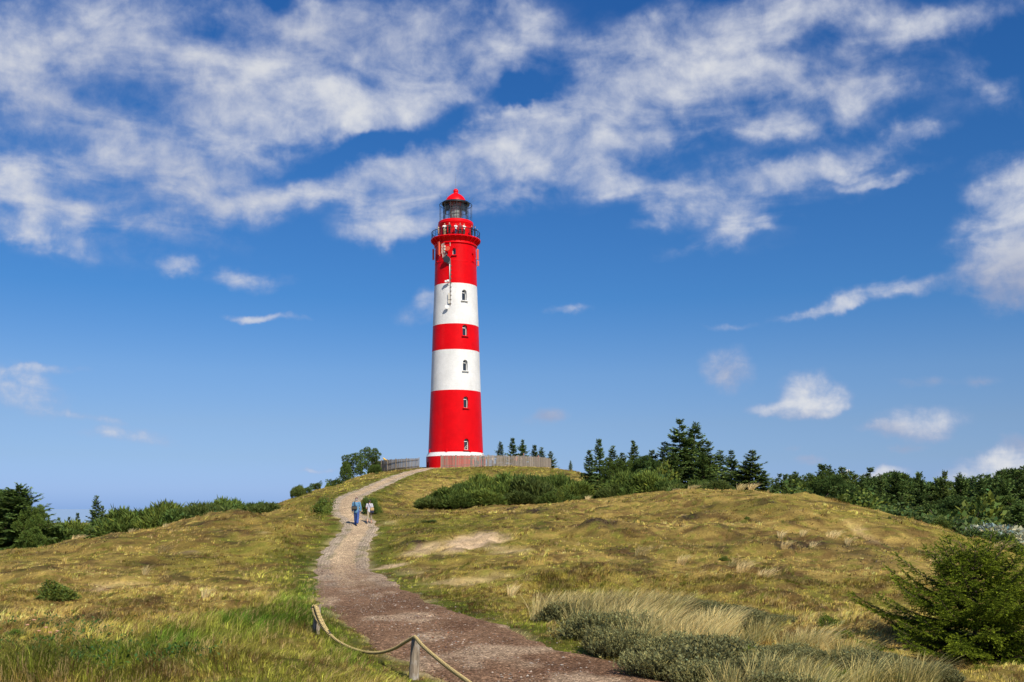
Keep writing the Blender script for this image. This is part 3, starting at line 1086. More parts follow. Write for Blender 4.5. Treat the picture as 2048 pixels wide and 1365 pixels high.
for i, (ang, z, w, h, kd) in enumerate(WIN):
    r = tower_r(z + h / 2)
    M = radial(ang, r - (.44 if kd in 'ws' else .24), zc(z))
    if kd in 'ws':
        out = arch_outline(w - .02, h - .01, 11)
        c0 = (0, h * .5)
        th = .075 if kd == 'w' else .05
        inn = [(t_ * (1 - 2 * th / w), th + (z2) * (1 - 2 * th / h)) for t_, z2 in out]
        n = len(out)
        fm = MB()
        V = [Vector((t_, .05, z2)) for t_, z2 in out] + [Vector((t_, .05, z2)) for t_, z2 in inn] + [Vector((t_, -.03, z2)) for t_, z2 in inn]
        Fs = []
        for k in range(n):
            k2 = (k + 1) % n
            Fs += [(k, k2, n + k2, n + k), (n + k, n + k2, 2 * n + k2, 2 * n + k)]
        fm.add(V, Fs)
        if kd == 'w':
            fm.box((0, .02, h - w / 2 - .04), (w - .1, .06, .09))
        fm.xform(M)
        fr = fm.build('window', WMET, LH)
        if kd == 's':
            fr['label'] = 'small window under the gallery'
        pm_ = MB()
        pm_.add([M @ Vector((t_, -.02, z2)) for t_, z2 in out], [tuple(range(n))])
        pm_.build('pane', PANE, fr)
        if i == 4:                      # bars across the lowest window
            for q in range(2):
                tb = MB()
                tb.tube([M @ Vector((-.3 + .12 * q, .03, .15)), M @ Vector((.28, .03, .75 - .3 * q))], .02, 6)
                tb.build('window_bar', WMET, fr)
        sl = MB()
        sl.box((0, .54, -.07), (w + .3, .32, .12))
        sl.xform(M)
        sl.build('sill', WHITE if i in (0, 2) else RED_S, fr)
    elif kd == 'n':
        pm_ = MB()
        n = 11
        out = arch_outline(w, h, n)
        sl = MB()
        sl.box((0, .26, -.06), (w + .2, .2, .1))
        sl.xform(M)
        sl.build('niche_sill', RED_S, LH)
    else:
        dm = MB()
        dm.box((0, .0, h * .45), (w - .1, .08, h * .9))
        dm.xform(M)
        dm.build('cellar_door', GREY, LH)

# gallery: moulding, cove, deck, fins
g = MB()
g.lathe([(3.04, zc(39.1)), (3.2, zc(39.14)), (3.24, zc(39.24)), (3.2, zc(39.34)), (3.08, zc(39.38)), (3.10, zc(39.55)), (3.2, zc(39.75)), (3.4, zc(39.93)), (3.66, zc(40.04)), (3.73, zc(40.06)), (3.75, zc(40.16)), (3.7, zc(40.22)), (3.0, zc(40.23)), (2.5, zc(40.23))], 144, caps=False)
gal = g.build('gallery', RED_S, LH, True, 0.6)
for k in range(26):
    a = 2 * math.pi * k / 26 + .06
    M = radial(a, 0, 0)
    f = MB()
    f.add([M @ Vector(p) for p in [(-.035, 3.09, zc(39.36)), (-.035, 3.70, zc(39.93)), (-.035, 3.70, zc(40.12)), (-.035, 3.09, zc(40.12)), (.035, 3.09, zc(39.36)), (.035, 3.70, zc(39.93)), (.035, 3.70, zc(40.12)), (.035, 3.09, zc(40.12))]],
          [(0, 1, 2, 3), (7, 6, 5, 4), (0, 4, 5, 1), (1, 5, 6, 2), (2, 6, 7, 3), (3, 7, 4, 0)])
    f.build('gallery_fin', RED_S, gal)


def ring(r, z, n=72):
    return [(r * math.cos(2 * math.pi * k / n), r * math.sin(2 * math.pi * k / n), z) for k in range(n)]


rl = MB()
rl.tube(ring(3.6, zc(41.25)), .05, 6, closed=True)
for z in (40.5, 40.75, 41.0):
    rl.tube(ring(3.6, zc(z)), .018, 5, closed=True)
rail = rl.build('gallery_railing', DARK, LH, True)
for k in range(24):
    a = 2 * math.pi * (k + .5) / 24
    pz = MB()
    pz.tube([(3.6 * math.sin(a), -3.6 * math.cos(a), zc(40.2)), (3.6 * math.sin(a), -3.6 * math.cos(a), zc(41.25))], .028, 6)
    pz.build('railing_post', DARK, rail)

# service room, cornice
sr = MB()
sr.lathe([(2.53, zc(40.2)), (2.5, zc(42.15))], 96)
sroom = sr.build('service_room', RED, LH, True, 0.5)
cyl_uv(sroom.data)
dd_ = MB()
M = radial(R(-36), 2.52, zc(40.25))
dd_.box((0, .02, .85), (.75, .08, 1.7), None)
dd_.xform(M)
dd_.build('gallery_door', DARK, sroom)
cn = MB()
cn.lathe([(2.48, zc(42.1)), (2.56, zc(42.2)), (2.58, zc(42.32)), (2.64, zc(42.4)), (2.66, zc(42.5)), (2.62, zc(42.56)), (2.62, zc(42.8)), (2.5, zc(42.9)), (1.8, zc(42.92))], 96, caps=False)
cn.build('cornice', RED_S, LH, True, 0.5)
# lantern cage
cg = MB()
cg.tube(ring(2.43, zc(45.5)), .04, 6, closed=True)
cg.tube(ring(2.43, zc(44.0)), .014, 4, closed=True)
cage = cg.build('lantern_cage', DARK, LH, True)
for k in range(16):
    a = 2 * math.pi * (k + .3) / 16
    b_ = MB()
    b_.tube([(2.43 * math.sin(a), -2.43 * math.cos(a), zc(42.88)), (2.43 * math.sin(a), -2.43 * math.cos(a), zc(45.5))], .024, 5)
    b_.tube([(2.43 * math.sin(a), -2.43 * math.cos(a), zc(45.5)), (2.0 * math.sin(a), -2.0 * math.cos(a), zc(45.6))], .02, 5)
    b_.build('cage_bar', DARK, cage)
# lantern room: glazing, bars, blinds, lens
NS = 12
lg = MB()
lg.lathe([(1.86, zc(42.92)), (1.86, zc(45.6))], NS, caps=False, ang0=.13)
lan = lg.build('lantern_glazing', LANTERN, LH)
bm_ = MB()
for k in range(NS):
    a = .13 + 2 * math.pi * k / NS
    bm_.tube([(1.88 * math.cos(a), 1.88 * math.sin(a), zc(42.9)), (1.88 * math.cos(a), 1.88 * math.sin(a), zc(45.6))], .035, 5)
for z in (43.0, 43.75, 44.5, 45.2):
    bm_.tube([(1.88 * math.cos(.13 + 2 * math.pi * k / NS), 1.88 * math.sin(.13 + 2 * math.pi * k / NS), zc(z)) for k in range(NS)], .022, 5, closed=True)
bm_.build('glazing_bars', DARK, lan)
ln = MB()
prof = [(.0001, zc(42.9)), (.55, zc(42.92)), (.6, zc(43.1))]
for k in range(15):
    z = 43.15 + k * .155
    rr = .95 - .28 * abs((k - 7) / 7.5) ** 2.2
    prof += [(rr, zc(z)), (rr + .05, zc(z + .06)), (rr - .02, zc(z + .15))]
prof += [(.5, zc(45.55)), (.0001, zc(45.58))]
ln.lathe(prof, 10, caps=False, ang0=.3)
ln.build('lens', LENS, LH)
for a0, a1 in ((-115, -32), (34, 120)):
    bl = MB()
    V = []
    Fs = []
    for k in range(9):
        a = R(a0 + (a1 - a0) * k / 8)
        for (rr, z) in ((1.66, 44.35), (1.66, 45.55), (1.62, 45.55), (1.62, 44.35)):
            V.append((rr * math.sin(a), -rr * math.cos(a), zc(z)))
    for k in range(8):
        for q in range(4):
            Fs.append((k * 4 + q, k * 4 + (q + 1) % 4, k * 4 + 4 + (q + 1) % 4, k * 4 + 4 + q))
    bl.add(V, Fs)
    bl.build('blind', BLIND, LH)
ev = MB()
ev.lathe([(1.85, zc(45.5)), (2.02, zc(45.5)), (2.1, zc(45.62)), (2.1, zc(45.78)), (2.0, zc(45.86)), (1.4, zc(45.92))], 60, caps=False)
ev.build('lantern_eave', DARK, LH, True, 0.5)
dm = MB()
dm.lathe([(1.56, zc(45.86)), (1.52, zc(46.05)), (1.42, zc(46.32)), (1.22, zc(46.62)), (.95, zc(46.88)), (.66, zc(47.08)), (.42, zc(47.2)), (.33, zc(47.3)), (.33, zc(47.4))], 48)
dome = dm.build('dome', RED_S, LH, True, 0.8)
rb = MB()
for k in range(12):
    a = 2 * math.pi * k / 12 + .2
    rb.tube([(r_ * math.cos(a), r_ * math.sin(a), zc(z_) + .01) for r_, z_ in [(1.52, 46.05), (1.42, 46.32), (1.22, 46.62), (.95, 46.88), (.66, 47.08), (.42, 47.2)]], .02, 4)
rb.build('dome_ribs', RED_S, dome)
bl_ = MB()
bl_.ball((0, 0, zc(47.6)), .39, 20, 14)
bl_.build('finial_ball', RED_S, dome, True)
sp_ = MB()
sp_.tube([(0, 0, zc(47.9)), (0, 0, zc(50.3))], [.022, .010], 5)
sp_.build('lightning_rod', GREY, dome)
for a, l_, t_ in ((-60, 1.1, 35), (-35, 1.0, 10), (62, .8, 28), (75, 1.0, 45), (85, .9, 60)):
    ar = MB()
    o_ = Vector((math.sin(R(a)), -math.cos(R(a)), 0))
    p0 = o_ * 2.1 + Vector((0, 0, zc(45.7)))
    ar.tube([p0, p0 + (o_ * math.sin(R(t_)) + Vector((0, 0, math.cos(R(t_))))) * l_], .014, 4)
    ar.build('whip_aerial', GREY, LH)

# aerials and cables on the upper red band


def panel(ang, z, h, w, off, mat, label=None):
    r = tower_r(z + h / 2) + off
    M = radial(R(ang), r, zc(z))
    q = MB()
    q.box((0, 0, h / 2), (w, .16, h))
    q.box((0, -.05, h / 2), (w * .8, .22, h * .96))
    q.xform(M)
    o = q.build('panel_aerial', mat, LH)
    bk = MB()
    bk.tube([M @ Vector((0, -.08, .15 * h)), M @ Vector((0, -off - .05, .15 * h))], .03, 5)
    bk.tube([M @ Vector((0, -.08, .85 * h)), M @ Vector((0, -off - .05, .85 * h))], .03, 5)
    bk.tube([M @ Vector((0, -.16, -.1)), M @ Vector((0, -.16, h + .1))], .035, 6)
    bk.build('aerial_bracket', WMET, o)
    return o


panel(-44, 37.45, 1.95, .26, .32, ORANGE)
panel(-88, 37.3, 1.6, .26, .34, ORANGE)
panel(80, 37.2, 1.55, .36, .34, ORANGE)
panel(95, 36.5, .75, .24, .30, ORANGE)
panel(150, 37.3, 1.6, .3, .3, ORANGE)
panel(-150, 37.3, 1.6, .3, .3, ORANGE)


def dish(ang, z, r0, off, mat, tilt_az, label=None, deep=.12):
    r = tower_r(z)
    M = radial(R(ang), r, zc(z))
    q = MB()
    q.lathe([(.01, -deep), (r0 * .6, -deep * .8), (r0, 0), (r0, .05), (r0 * .97, .06), (.01, .07)], 28)
    MM = M @ Matrix.Translation((0, off, 0)) @ Matrix.Rotation(R(tilt_az), 4, 'Z') @ Matrix.Rotation(R(-90), 4, 'X')
    q.xform(MM)
    o = q.build('dish_aerial', mat, LH, True, 0.5)
    bk = MB()
    bk.tube([M @ Vector((0, -.05, 0)), M @ Vector((0, off - .1, 0))], .05, 6)
    bk.tube([M @ Vector((0, off - .15, -.3)), M @ Vector((0, off - .15, .3))], .04, 6)
    bk.build('dish_bracket', GREY, o)
    return o


dish(-16, 38.15, .34, .45, ORANGE, 8)
dish(-19, 36.6, .5, .42, DARK, -15)
dish(-17, 29.55, .30, .42, WMET, -25)
cb = MB()
for a, z0_, z1_, off in ((-34, 37.0, 39.1, .1), (-37, 37.6, 39.05, .12), (-30, 36.6, 39.15, .09), (-12, 38.6, 39.2, .08)):
    cb.tube([radial(R(a + .6 * math.sin(k * 1.7)), tower_r(z0_) + off, 0) @ Vector((0, 0, zc(z0_ + (z1_ - z0_) * k / 12))) for k in range(13)], .035, 5)
cb.build('cable_bundle', CREAM, LH)
for a, z in ((-28, 38.6), (-28, 38.2), (-27, 37.8), (-26, 37.2), (-22, 37.45)):
    q = MB()
    q.box((0, .1, 0), (.22, .2, .26))
    q.xform(radial(R(a), tower_r(z), zc(z)))
    q.build('junction_box', CREAM if z > 37.5 else GREY, LH)
q = MB()
q.box((0, .15, 0), (.5, .3, .75))
q.xform(radial(R(-15), tower_r(36.4), zc(36.4)))
q.build('equipment_box', GREY, LH)
cd = MB()
for (z0_, z1_) in ((29.8, 36.2),):
    cd.tube([radial(R(-10.5), tower_r(z) + .07, 0) @ Vector((0, 0, zc(z))) for z in np.linspace(z0_, z1_, 20)], .045, 6)
    for z in np.arange(z0_ + .3, z1_, .62):
        M = radial(R(-10.5), tower_r(z) + .06, zc(z))
        cd.box(M @ Vector((0.05, 0, 0)), (.22, .12, .08))
cd.build('cable_duct', plain('duct_grey', (.13, .11, .10), .6), LH)
q = MB()
q.tube([radial(R(-12.5), tower_r(34) + .12, 0) @ Vector((0, 0, zc(z))) for z in (33.6, 36.1)], .06, 8)
q.build('rod_aerial', WMET, LH, True)
q = MB()
M = radial(R(-15), tower_r(33.3), zc(33.3))
for dx, dz in ((-.28, .02), (.05, .1)):
    q.box(M @ Vector((dx, .5, dz)), (.34, .28, .26))
q.tube([M @ Vector((-.1, .45, -.05)), M @ Vector((.1, .0, -.45))], .03, 5)
q.tube([M @ Vector((-.1, .45, -.05)), M @ Vector((.15, .0, 0))], .03, 5)
q.build('floodlight', WMET, LH)
for z, h in ((30.7, .9), (30.1, .5)):
    q = MB()
    q.box((0, .1, h / 2), (.26, .2, h))
    q.xform(radial(R(-13.5), tower_r(z), zc(z)))
    q.build('cable_box', CREAM, LH)

# ------------------------------------------------------------------ fences round the lighthouse terrace


def wood_mat(name, c1, c2):
    t = NT(name)
    k = t.mix(1.0, t.attr('col'), t.ramp(t.noise(14, 5, .65, t.coord()).outputs['Fac'], [(.3, .7), (.7, 1.15)]), 'MULTIPLY')
    t.l(k, t.b.inputs['Base Color'])
    t.b.inputs['Roughness'].default_value = .85
    t.b.inputs['Specular IOR Level'].default_value = .2
    return t.mat


PICKET = wood_mat('weathered_pickets', None, None)


def fence(name, pts, label, gap=0.118, top=7.52):
    pl = np.array([P(px, 930, D)[:2] for px, D in pts])
    z0_ = np.zeros((len(pl), 1))
    line = catmull(np.hstack([pl, z0_]), .05)[:, :2]
    arc_ = np.concatenate(([0], np.cumsum(np.linalg.norm(np.diff(line, axis=0), axis=1))))
    base = (line[0][0], line[0][1], gz(*line[0]))
    root = empty(name, base)
    tag(root, label, 'fence')

    def at(s):
        x = np.interp(s, arc_, line[:, 0])
        y = np.interp(s, arc_, line[:, 1])
        x2 = np.interp(s + .05, arc_, line[:, 0])
        y2 = np.interp(s + .05, arc_, line[:, 1])
        x1 = np.interp(s - .05, arc_, line[:, 0])
        y1 = np.interp(s - .05, arc_, line[:, 1])
        return x - base[0], y - base[1], math.atan2(y2 - y1, x2 - x1)

    V, LP, TT, CC = [], [], [], []
    s = .08
    while s < arc_[-1] - .05:
        x, y, a = at(s)
        zg = gz(x + base[0], y + base[1]) - base[2]
        h0 = max(zg - .02, zg + .08 * random.random())
        h1 = top - base[2] + random.uniform(-.05, .05)
        w = random.uniform(.032, .043)
        M = Matrix.Translation((x, y, 0)) @ Matrix.Rotation(a, 4, 'Z') @ Matrix.Rotation(random.uniform(-.02, .02), 4, 'Y')
        b = len(V)
        for z in (h0, h1):
            for dx, dy in ((-w, -.012), (w, -.012), (w, .012), (-w, .012)):
                V.append(tuple(M @ Vector((dx, dy - .03, z))))
        c = np.array((.30, .255, .205)) * random.uniform(.72, 1.18)
        CC += [c] * 8
        for f in ((0, 1, 5, 4), (1, 2, 6, 5), (2, 3, 7, 6), (3, 0, 4, 7), (4, 5, 6, 7)):
            LP += [b + k for k in f]
            TT.append(4)
        s += gap + random.uniform(-.01, .012)
    link('pickets', mesh_data('pickets', V, LP, TT, cols=np.array(CC), mats=[PICKET]), root)
    for zf in (.35, 1.25):
        V, LP, TT = [], [], []
        S_ = np.arange(0, arc_[-1], .4)
        for s in S_:
            x, y, a = at(s)
            zg = gz(x + base[0], y + base[1]) - base[2] + zf
            for dz in (-.04, .04):
                for dy in (.0, .04):
                    V.append((x - math.sin(a) * dy, y + math.cos(a) * dy, zg + dz))
        for k in range(len(S_) - 1):
            for q0, q1 in ((0, 1), (1, 3), (3, 2), (2, 0)):
                LP += [k * 4 + q0, k * 4 + q1, k * 4 + 4 + q1, k * 4 + 4 + q0]
                TT.append(4)
        link('fence_rail', mesh_data('fence_rail', V, LP, TT, cols=np.tile((.22, .185, .15), (len(V), 1)), mats=[PICKET]), root)
    for s in np.append(np.arange(0.0, arc_[-1], 2.3), arc_[-1]):
        x, y, a = at(s)
        zg = gz(x + base[0], y + base[1]) - base[2]
        q = MB()
        q.box((x - math.sin(a) * .0, y, (zg - .2 + top - base[2] + .1) / 2), (.11, .11, top - base[2] + .1 - zg + .2), None)
        me = q.mesh('fence_post', PICKET)
        at_ = me.attributes.new('col', 'FLOAT_COLOR', 'POINT')
        c_ = np.ones((len(me.vertices), 4), dtype=np.float32)
        c_[:, :3] = (.24, .20, .16)
        at_.data.foreach_set('color', c_.ravel())
        link('fence_post', me, root)
    return root


fence('picket_fence', [(882, 142.6), (930, 141.6), (1000, 142), (1060, 144.5), (1090, 148.5), (1101, 153), (1098, 160), (1080, 166)], 'long weathered picket fence curving in front of the tower base and beyond it', top=7.58)
fence('picket_fence', [(838, 146), (800, 148), (765, 152), (750, 158), (742, 168)], 'shorter weathered picket fence left of the tower, ending at the path', top=7.38)

# yellow coin telescope behind the left fence
tl = P(771, 920, 155)
tele = empty('telescope', (tl[0], tl[1], gz(tl[0], tl[1])))
tag(tele, 'yellow viewing telescope tilted upward above the shorter fence', 'telescope')
YEL = plain('yellow_enamel', (.70, .42, .03), .4)
q = MB()
q.tube([(0, 0, 0), (0, 0, 1.2)], .07, 8)
q.build('stand', GREY, tele, True)
tz = tl[2] - gz(tl[0], tl[1]) - .03
q = MB()
q.tube([(-.36, 0, tz + .3), (.0, 0, tz), (.36, 0, tz - .2)], [.11, .14, .15], 12)
q.build('tube', YEL, tele, True, .6)
q = MB()
q.box((.05, 0, tz - .22), (.24, .22, .3))
q.build('coin_box', YEL, tele)

# thin mast far off above the wood
mp = P(1695, 958, 300)
mg = gz(mp[0], mp[1])
mast = empty('radio_mast', (mp[0], mp[1], mg))
tag(mast, 'thin grey radio mast rising far behind the dark wood', 'mast')
q = MB()
q.tube([(0, 0, 0), (0, 0, P(0, 940, 300)[2] - mg)], .12, 6)
q.build('pole', GREY, mast)
for a in range(3):
    q = MB()
    q.box((.5 * math.cos(a * 2.1), .5 * math.sin(a * 2.1), P(0, 943, 300)[2] - mg - .3), (.2, .2, 1.6))
    q.tube([(0, 0, P(0, 943, 300)[2] - mg), (.5 * math.cos(a * 2.1), .5 * math.sin(a * 2.1), P(0, 943, 300)[2] - mg)], .05, 4)
    q.build('mast_aerial', WMET, mast)

# ------------------------------------------------------------------ rope barrier in the foreground


def post_mesh(name, h, r, seed):
    rr = random.Random(seed)
    n = 22
    V, Fs = [], []
    offs = [rr.uniform(.82, 1.08) for _ in range(n)]
    offs[5] *= .78
    offs[13] *= .84
    lv = 14
    for i in range(lv + 1):
        t = i / lv
        for k in range(n):
            a = 2 * math.pi * k / n
            q = r * (1.14 - .28 * t) * offs[k] * (1 + rr.uniform(-.025, .025))
            z = -.3 + (h + .3) * t + (.05 * math.cos(a + 1) + .02 * math.sin(3 * a) if i == lv else 0)
            V.append((q * math.cos(a), q * math.sin(a) * .92, z))
    for i in range(lv):
        for k in range(n):
            k2 = (k + 1) % n
            Fs.append((i * n + k, i * n + k2, (i + 1) * n + k2, (i + 1) * n + k))
    Fs.append(tuple(lv * n + k for k in range(n)))
    return MB().add(V, Fs)


pw = NT('weathered_post_wood')
co3 = pw.coord()
mpn = pw.n('ShaderNodeMapping')
mpn.inputs['Scale'].default_value = (30, 30, 2.2)
pw.l(co3, mpn.inputs[0])
gr_ = pw.noise(1.6, 6, .65, mpn.outputs[0], .4)
gs_ = pw.noise(5, 4, .6, co3)
cgr = pw.ramp(gr_.outputs['Fac'], [(.28, (.06, .045, .032)), (.42, (.20, .155, .11)), (.6, (.33, .27, .20)), (.8, (.40, .35, .29))])
cgr = pw.mix(pw.ramp(gs_.outputs['Fac'], [(.5, 0.0), (.7, .8)]), cgr, (.42, .40, .37))
pw.l(cgr, pw.b.inputs['Base Color'])
pw.b.inputs['Roughness'].default_value = .85
pw.bump(gr_.outputs['Fac'], .9, .02)
posts = []
for px, py, D, h, r, seed, lab in ((632, 1214, 22, .58, .085, 1, 'short wooden rope post at the grassy bank, with three rope strands'), (828, 1276, 16.5, .58, .082, 2, 'nearer weathered wooden rope post with a split side by the path'),
                                   (1004, 1410, 11.6, .55, .08, 3, None)):
    if lab is None:
        continue
    x, y, z = P(px, py, D)
    o = post_mesh('rope_post', h, r, seed).build('rope_post', pw.mat, None, True, .9, (x, y, z - h))
    o.rotation_euler = (R(2), R(3 if seed == 1 else -3), seed)
    tag(o, lab, 'post', 'rope posts')
    posts.append((x, y, z))


def rope_mesh(curves, R0, pitch=.13):
    """twisted rope: two straw strands and two black strands"""
    mb = MB()
    for pts in curves:
        pts = np.array(pts)
        pts = catmull(pts, .016)
        ar_ = np.concatenate(([0], np.cumsum(np.linalg.norm(np.diff(pts, axis=0), axis=1))))
        tan = np.gradient(pts, axis=0)
        tan /= np.linalg.norm(tan, axis=1)[:, None]
        up = np.array((0, 0, 1.0))
        sd = np.cross(tan, up)
        sd /= np.linalg.norm(sd, axis=1)[:, None] + 1e-9
        nn = np.cross(sd, tan)
        for k in range(4):
            ph = 2 * math.pi * ar_ / pitch + k * math.pi / 2
            c = pts + (sd * np.cos(ph)[:, None] + nn * np.sin(ph)[:, None]) * R0 * .60
            mb.tube(c[::1], R0 * (.54 if k in (0, 2) else .46), 6, m=(0 if k in (0, 2) else 1))
    return mb


ROPE_Y = plain('straw_rope', (.66, .50, .20), .85, var=.25, scale=60)
ROPE_B = plain('black_rope', (.02, .022, .03), .8, var=.3, scale=60)


def sag(a, b, dip, n=14):
    a = np.array(a)
    b = np.array(b)
    return [a + (b - a) * t + np.array((0, 0, -dip * 4 * t * (1 - t))) for t in np.linspace(0, 1, n)]


A = np.array(posts[0])
B = np.array(posts[1])
main = [np.array(P(*p)) for p in ((634, 1215, 21.9), (642, 1237, 21.5), (654, 1260, 21.1), (668, 1277, 20.6), (690, 1291, 20.1), (715, 1301, 19.5), (740, 1306, 18.9), (765, 1305, 18.3), (790, 1297, 17.6), (812, 1284, 17.0), (827, 1275.5, 16.55), (831, 1276, 16.3),
                                  (845, 1292, 15.7), (870, 1314, 14.9), (900, 1338, 14.0), (940, 1367, 12.9), (980, 1397, 11.9), (1004, 1412, 11.4))]
loop1 = [np.array(P(*p)) for p in ((625, 1216, 22.05), (628, 1228, 21.8), (637, 1246, 21.4), (647, 1258, 21.1), (656, 1264, 20.95))]
loop2 = [np.array(P(*p)) for p in ((630, 1213.5, 21.95), (633, 1222, 21.7), (641, 1244, 21.3), (652, 1262, 20.95), (662, 1272, 20.75))]
top_ = [np.array(P(*p)) for p in ((624, 1217, 22.1), (626, 1213, 22.0), (631, 1212, 21.95), (635, 1214, 21.9))]
rope = rope_mesh([main, loop1, loop2, top_], .028)
for c in (P(660, 1268, 20.8), P(657, 1264, 20.95)):
    rope.ball(c, .034, 10, 7, m=1)
ro = rope.build('rope', [ROPE_Y, ROPE_B], None, True)
tag(ro, 'black and straw twisted rope slung between the two wooden posts', 'rope')

# ------------------------------------------------------------------ vegetation builders
FOL = foliage_mat('needles', .24, .6, .08)
LEAF = foliage_mat('leaves', .28, .55, .12)
GRASS = foliage_mat('grass_blades', .22, .7, .03, .0)
TUFT = foliage_mat('marram_blades', .3, .6, .1, .10)
BARK = plain('bark', (.10, .075, .055), .9, var=.35, scale=18, spec=.1, bump=.5)
TWIG = plain('twigs', (.15, .115, .085), .9, var=.3, scale=18, spec=.1)


def unit(a):
    return a / (np.linalg.norm(a, axis=-1, keepdims=True) + 1e-9)


def cards(C, Dr, Nr, Ln, Wd, mid=.45):
    """kite-shaped leaf faces: base C, direction Dr, rough normal Nr"""
    Dr = unit(Dr)
    S_ = unit(np.cross(Dr, Nr))
    Ln = np.asarray(Ln)[:, None]
    Wd = np.asarray(Wd)[:, None]
    V = np.stack([C, C + Dr * Ln * mid + S_ * Wd / 2, C + Dr * Ln, C + Dr * Ln * mid - S_ * Wd / 2], 1)
    return V.reshape(-1, 3)


def card_mesh(name, V, cols, mat):
    n = len(V) // 4
    return mesh_data(name, V, np.arange(4 * n), np.full(n, 4), cols=np.repeat(cols, 4, 0), mats=[mat])


def rdir(r, n):
    return unit(r.normal(size=(n, 3)))


def tint(r, n, base, var=.25, warm=.12):
    k = 1 + var * r.normal(size=(n, 1)) * .6
    w = warm * r.normal(size=(n, 1))
    c = np.array(base)[None] * k
    c = c * np.concatenate([1 + w, 1 + .3 * w, 1 - .5 * w], 1)
    return np.clip(c, .004, .9)


def spruce_mesh(seed, H=6.0, Rb=1.9, lean=0.0, ragged=.3, top_bare=.0, base=(.040, .066, .024), low=.05):
    r = np.random.default_rng(seed)
    Cs, Ds, Ls, Ws, Co = [], [], [], [], []
    tr = MB()
    pts = [(lean * (k / 8) ** 2 + .02 * r.normal(), .02 * r.normal(), H * k / 8) for k in range(9)]
    tr.tube([(x, y, z) for x, y, z in pts], [max(.012, .10 * H / 6 * (1 - k / 8.3)) for k in range(9)], 7)
    tp = np.array(pts)
    n = int(H * 5.0)
    for i in range(n):
        t = low + (1 - low) * (i + r.uniform(0, .6)) / n
        if t > .985:
            continue
        z = H * t
        cx0 = np.array([np.interp(z, tp[:, 2], tp[:, 0]), np.interp(z, tp[:, 2], tp[:, 1]), z])
        prof = Rb * (1 - t) ** .82 * (1 if t > .18 else (.55 + .45 * t / .18))
        nb = 6 if t < .85 else 4
        a0 = r.uniform(0, 6.28)
        for b in range(nb):
            if r.random() < .12 + .25 * ragged * (t > .5):
                continue
            az = a0 + 6.283 * b / nb + r.normal() * .25
            L_ = max(.16, prof * r.uniform(.62, 1.0 + ragged)) + .10
            el = math.radians(-8 + 58 * t ** 1.6 + r.normal() * 7)
            d = np.array([math.cos(az) * math.cos(el), math.sin(az) * math.cos(el), math.sin(el)])
            sd = np.array([-math.sin(az), math.cos(az), 0])
            m = int(L_ / .085) + 3
            s = np.linspace(.12, 1, m)
            droop = -.16 * L_ * (s ** 2) * (1 - t) + .12 * L_ * s ** 4
            p = cx0 + d * (L_ * s)[:, None] + np.array([0, 0, 1.0]) * droop[:, None]
            for side in (-1, 1, 0):
                k = m
                jit = r.normal(size=(k, 3)) * .22
                dd = d * .75 + sd * side * .75 + np.array([0, 0, -.22 if side else .12]) + jit
                Cs.append(p + r.normal(size=(k, 3)) * .02)
                Ds.append(dd)
                ln_ = (.40 if side else .28) * (1.12 - .5 * s) * r.uniform(.7, 1.2, k) * (.55 + .45 * min(1, L_ / .9))
                Ls.append(ln_)
                Ws.append(ln_ * r.uniform(.34, .52, k))
                c = tint(r, k, base, .22, .10)
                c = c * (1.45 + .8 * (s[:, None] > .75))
                Co.append(c)
            if L_ > .8 and b % 2 == 0:
                tr.tube([cx0, p[m // 2], p[-1]], [.022, .014, .006], 4, cap=False)
    # leader
    k = 14
    zz_ = np.linspace(.90, 1.0, k) * H
    Cs.append(np.stack([np.interp(zz_, tp[:, 2], tp[:, 0]), np.interp(zz_, tp[:, 2], tp[:, 1]), zz_], 1))
    Ds.append(rdir(r, k) * .6 + np.array([0, 0, .9]))
    Ls.append(np.full(k, .2))
    Ws.append(np.full(k, .05))
    Co.append(tint(r, k, base))
    C_ = np.concatenate(Cs)
    D2 = np.concatenate(Ds)
    nr = rdir(r, len(C_)) * .75 + np.array([0, 0, 1.0])
    V = cards(C_, D2, nr, np.concatenate(Ls), np.concatenate(Ws))
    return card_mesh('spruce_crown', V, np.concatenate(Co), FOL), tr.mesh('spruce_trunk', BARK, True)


def clump_cards(r, c, rad, n, base, ln, wd, up=.35, var=.25):
    d = rdir(r, n)
    d[:, 2] = d[:, 2] * .8 + .12
    p = c + unit(d) * rad * (r.uniform(.45, 1.0, n) ** .6)[:, None]
    dd = d + np.array([0, 0, up]) + .35 * r.normal(size=(n, 3))
    L_ = ln * r.uniform(.7, 1.3, n)
    k = r.uniform(.82, 1.22)
    return p, dd, L_, np.full(n, wd) * r.uniform(.7, 1.3, n), tint(r, n, np.array(base) * k * 1.25, var, .12)


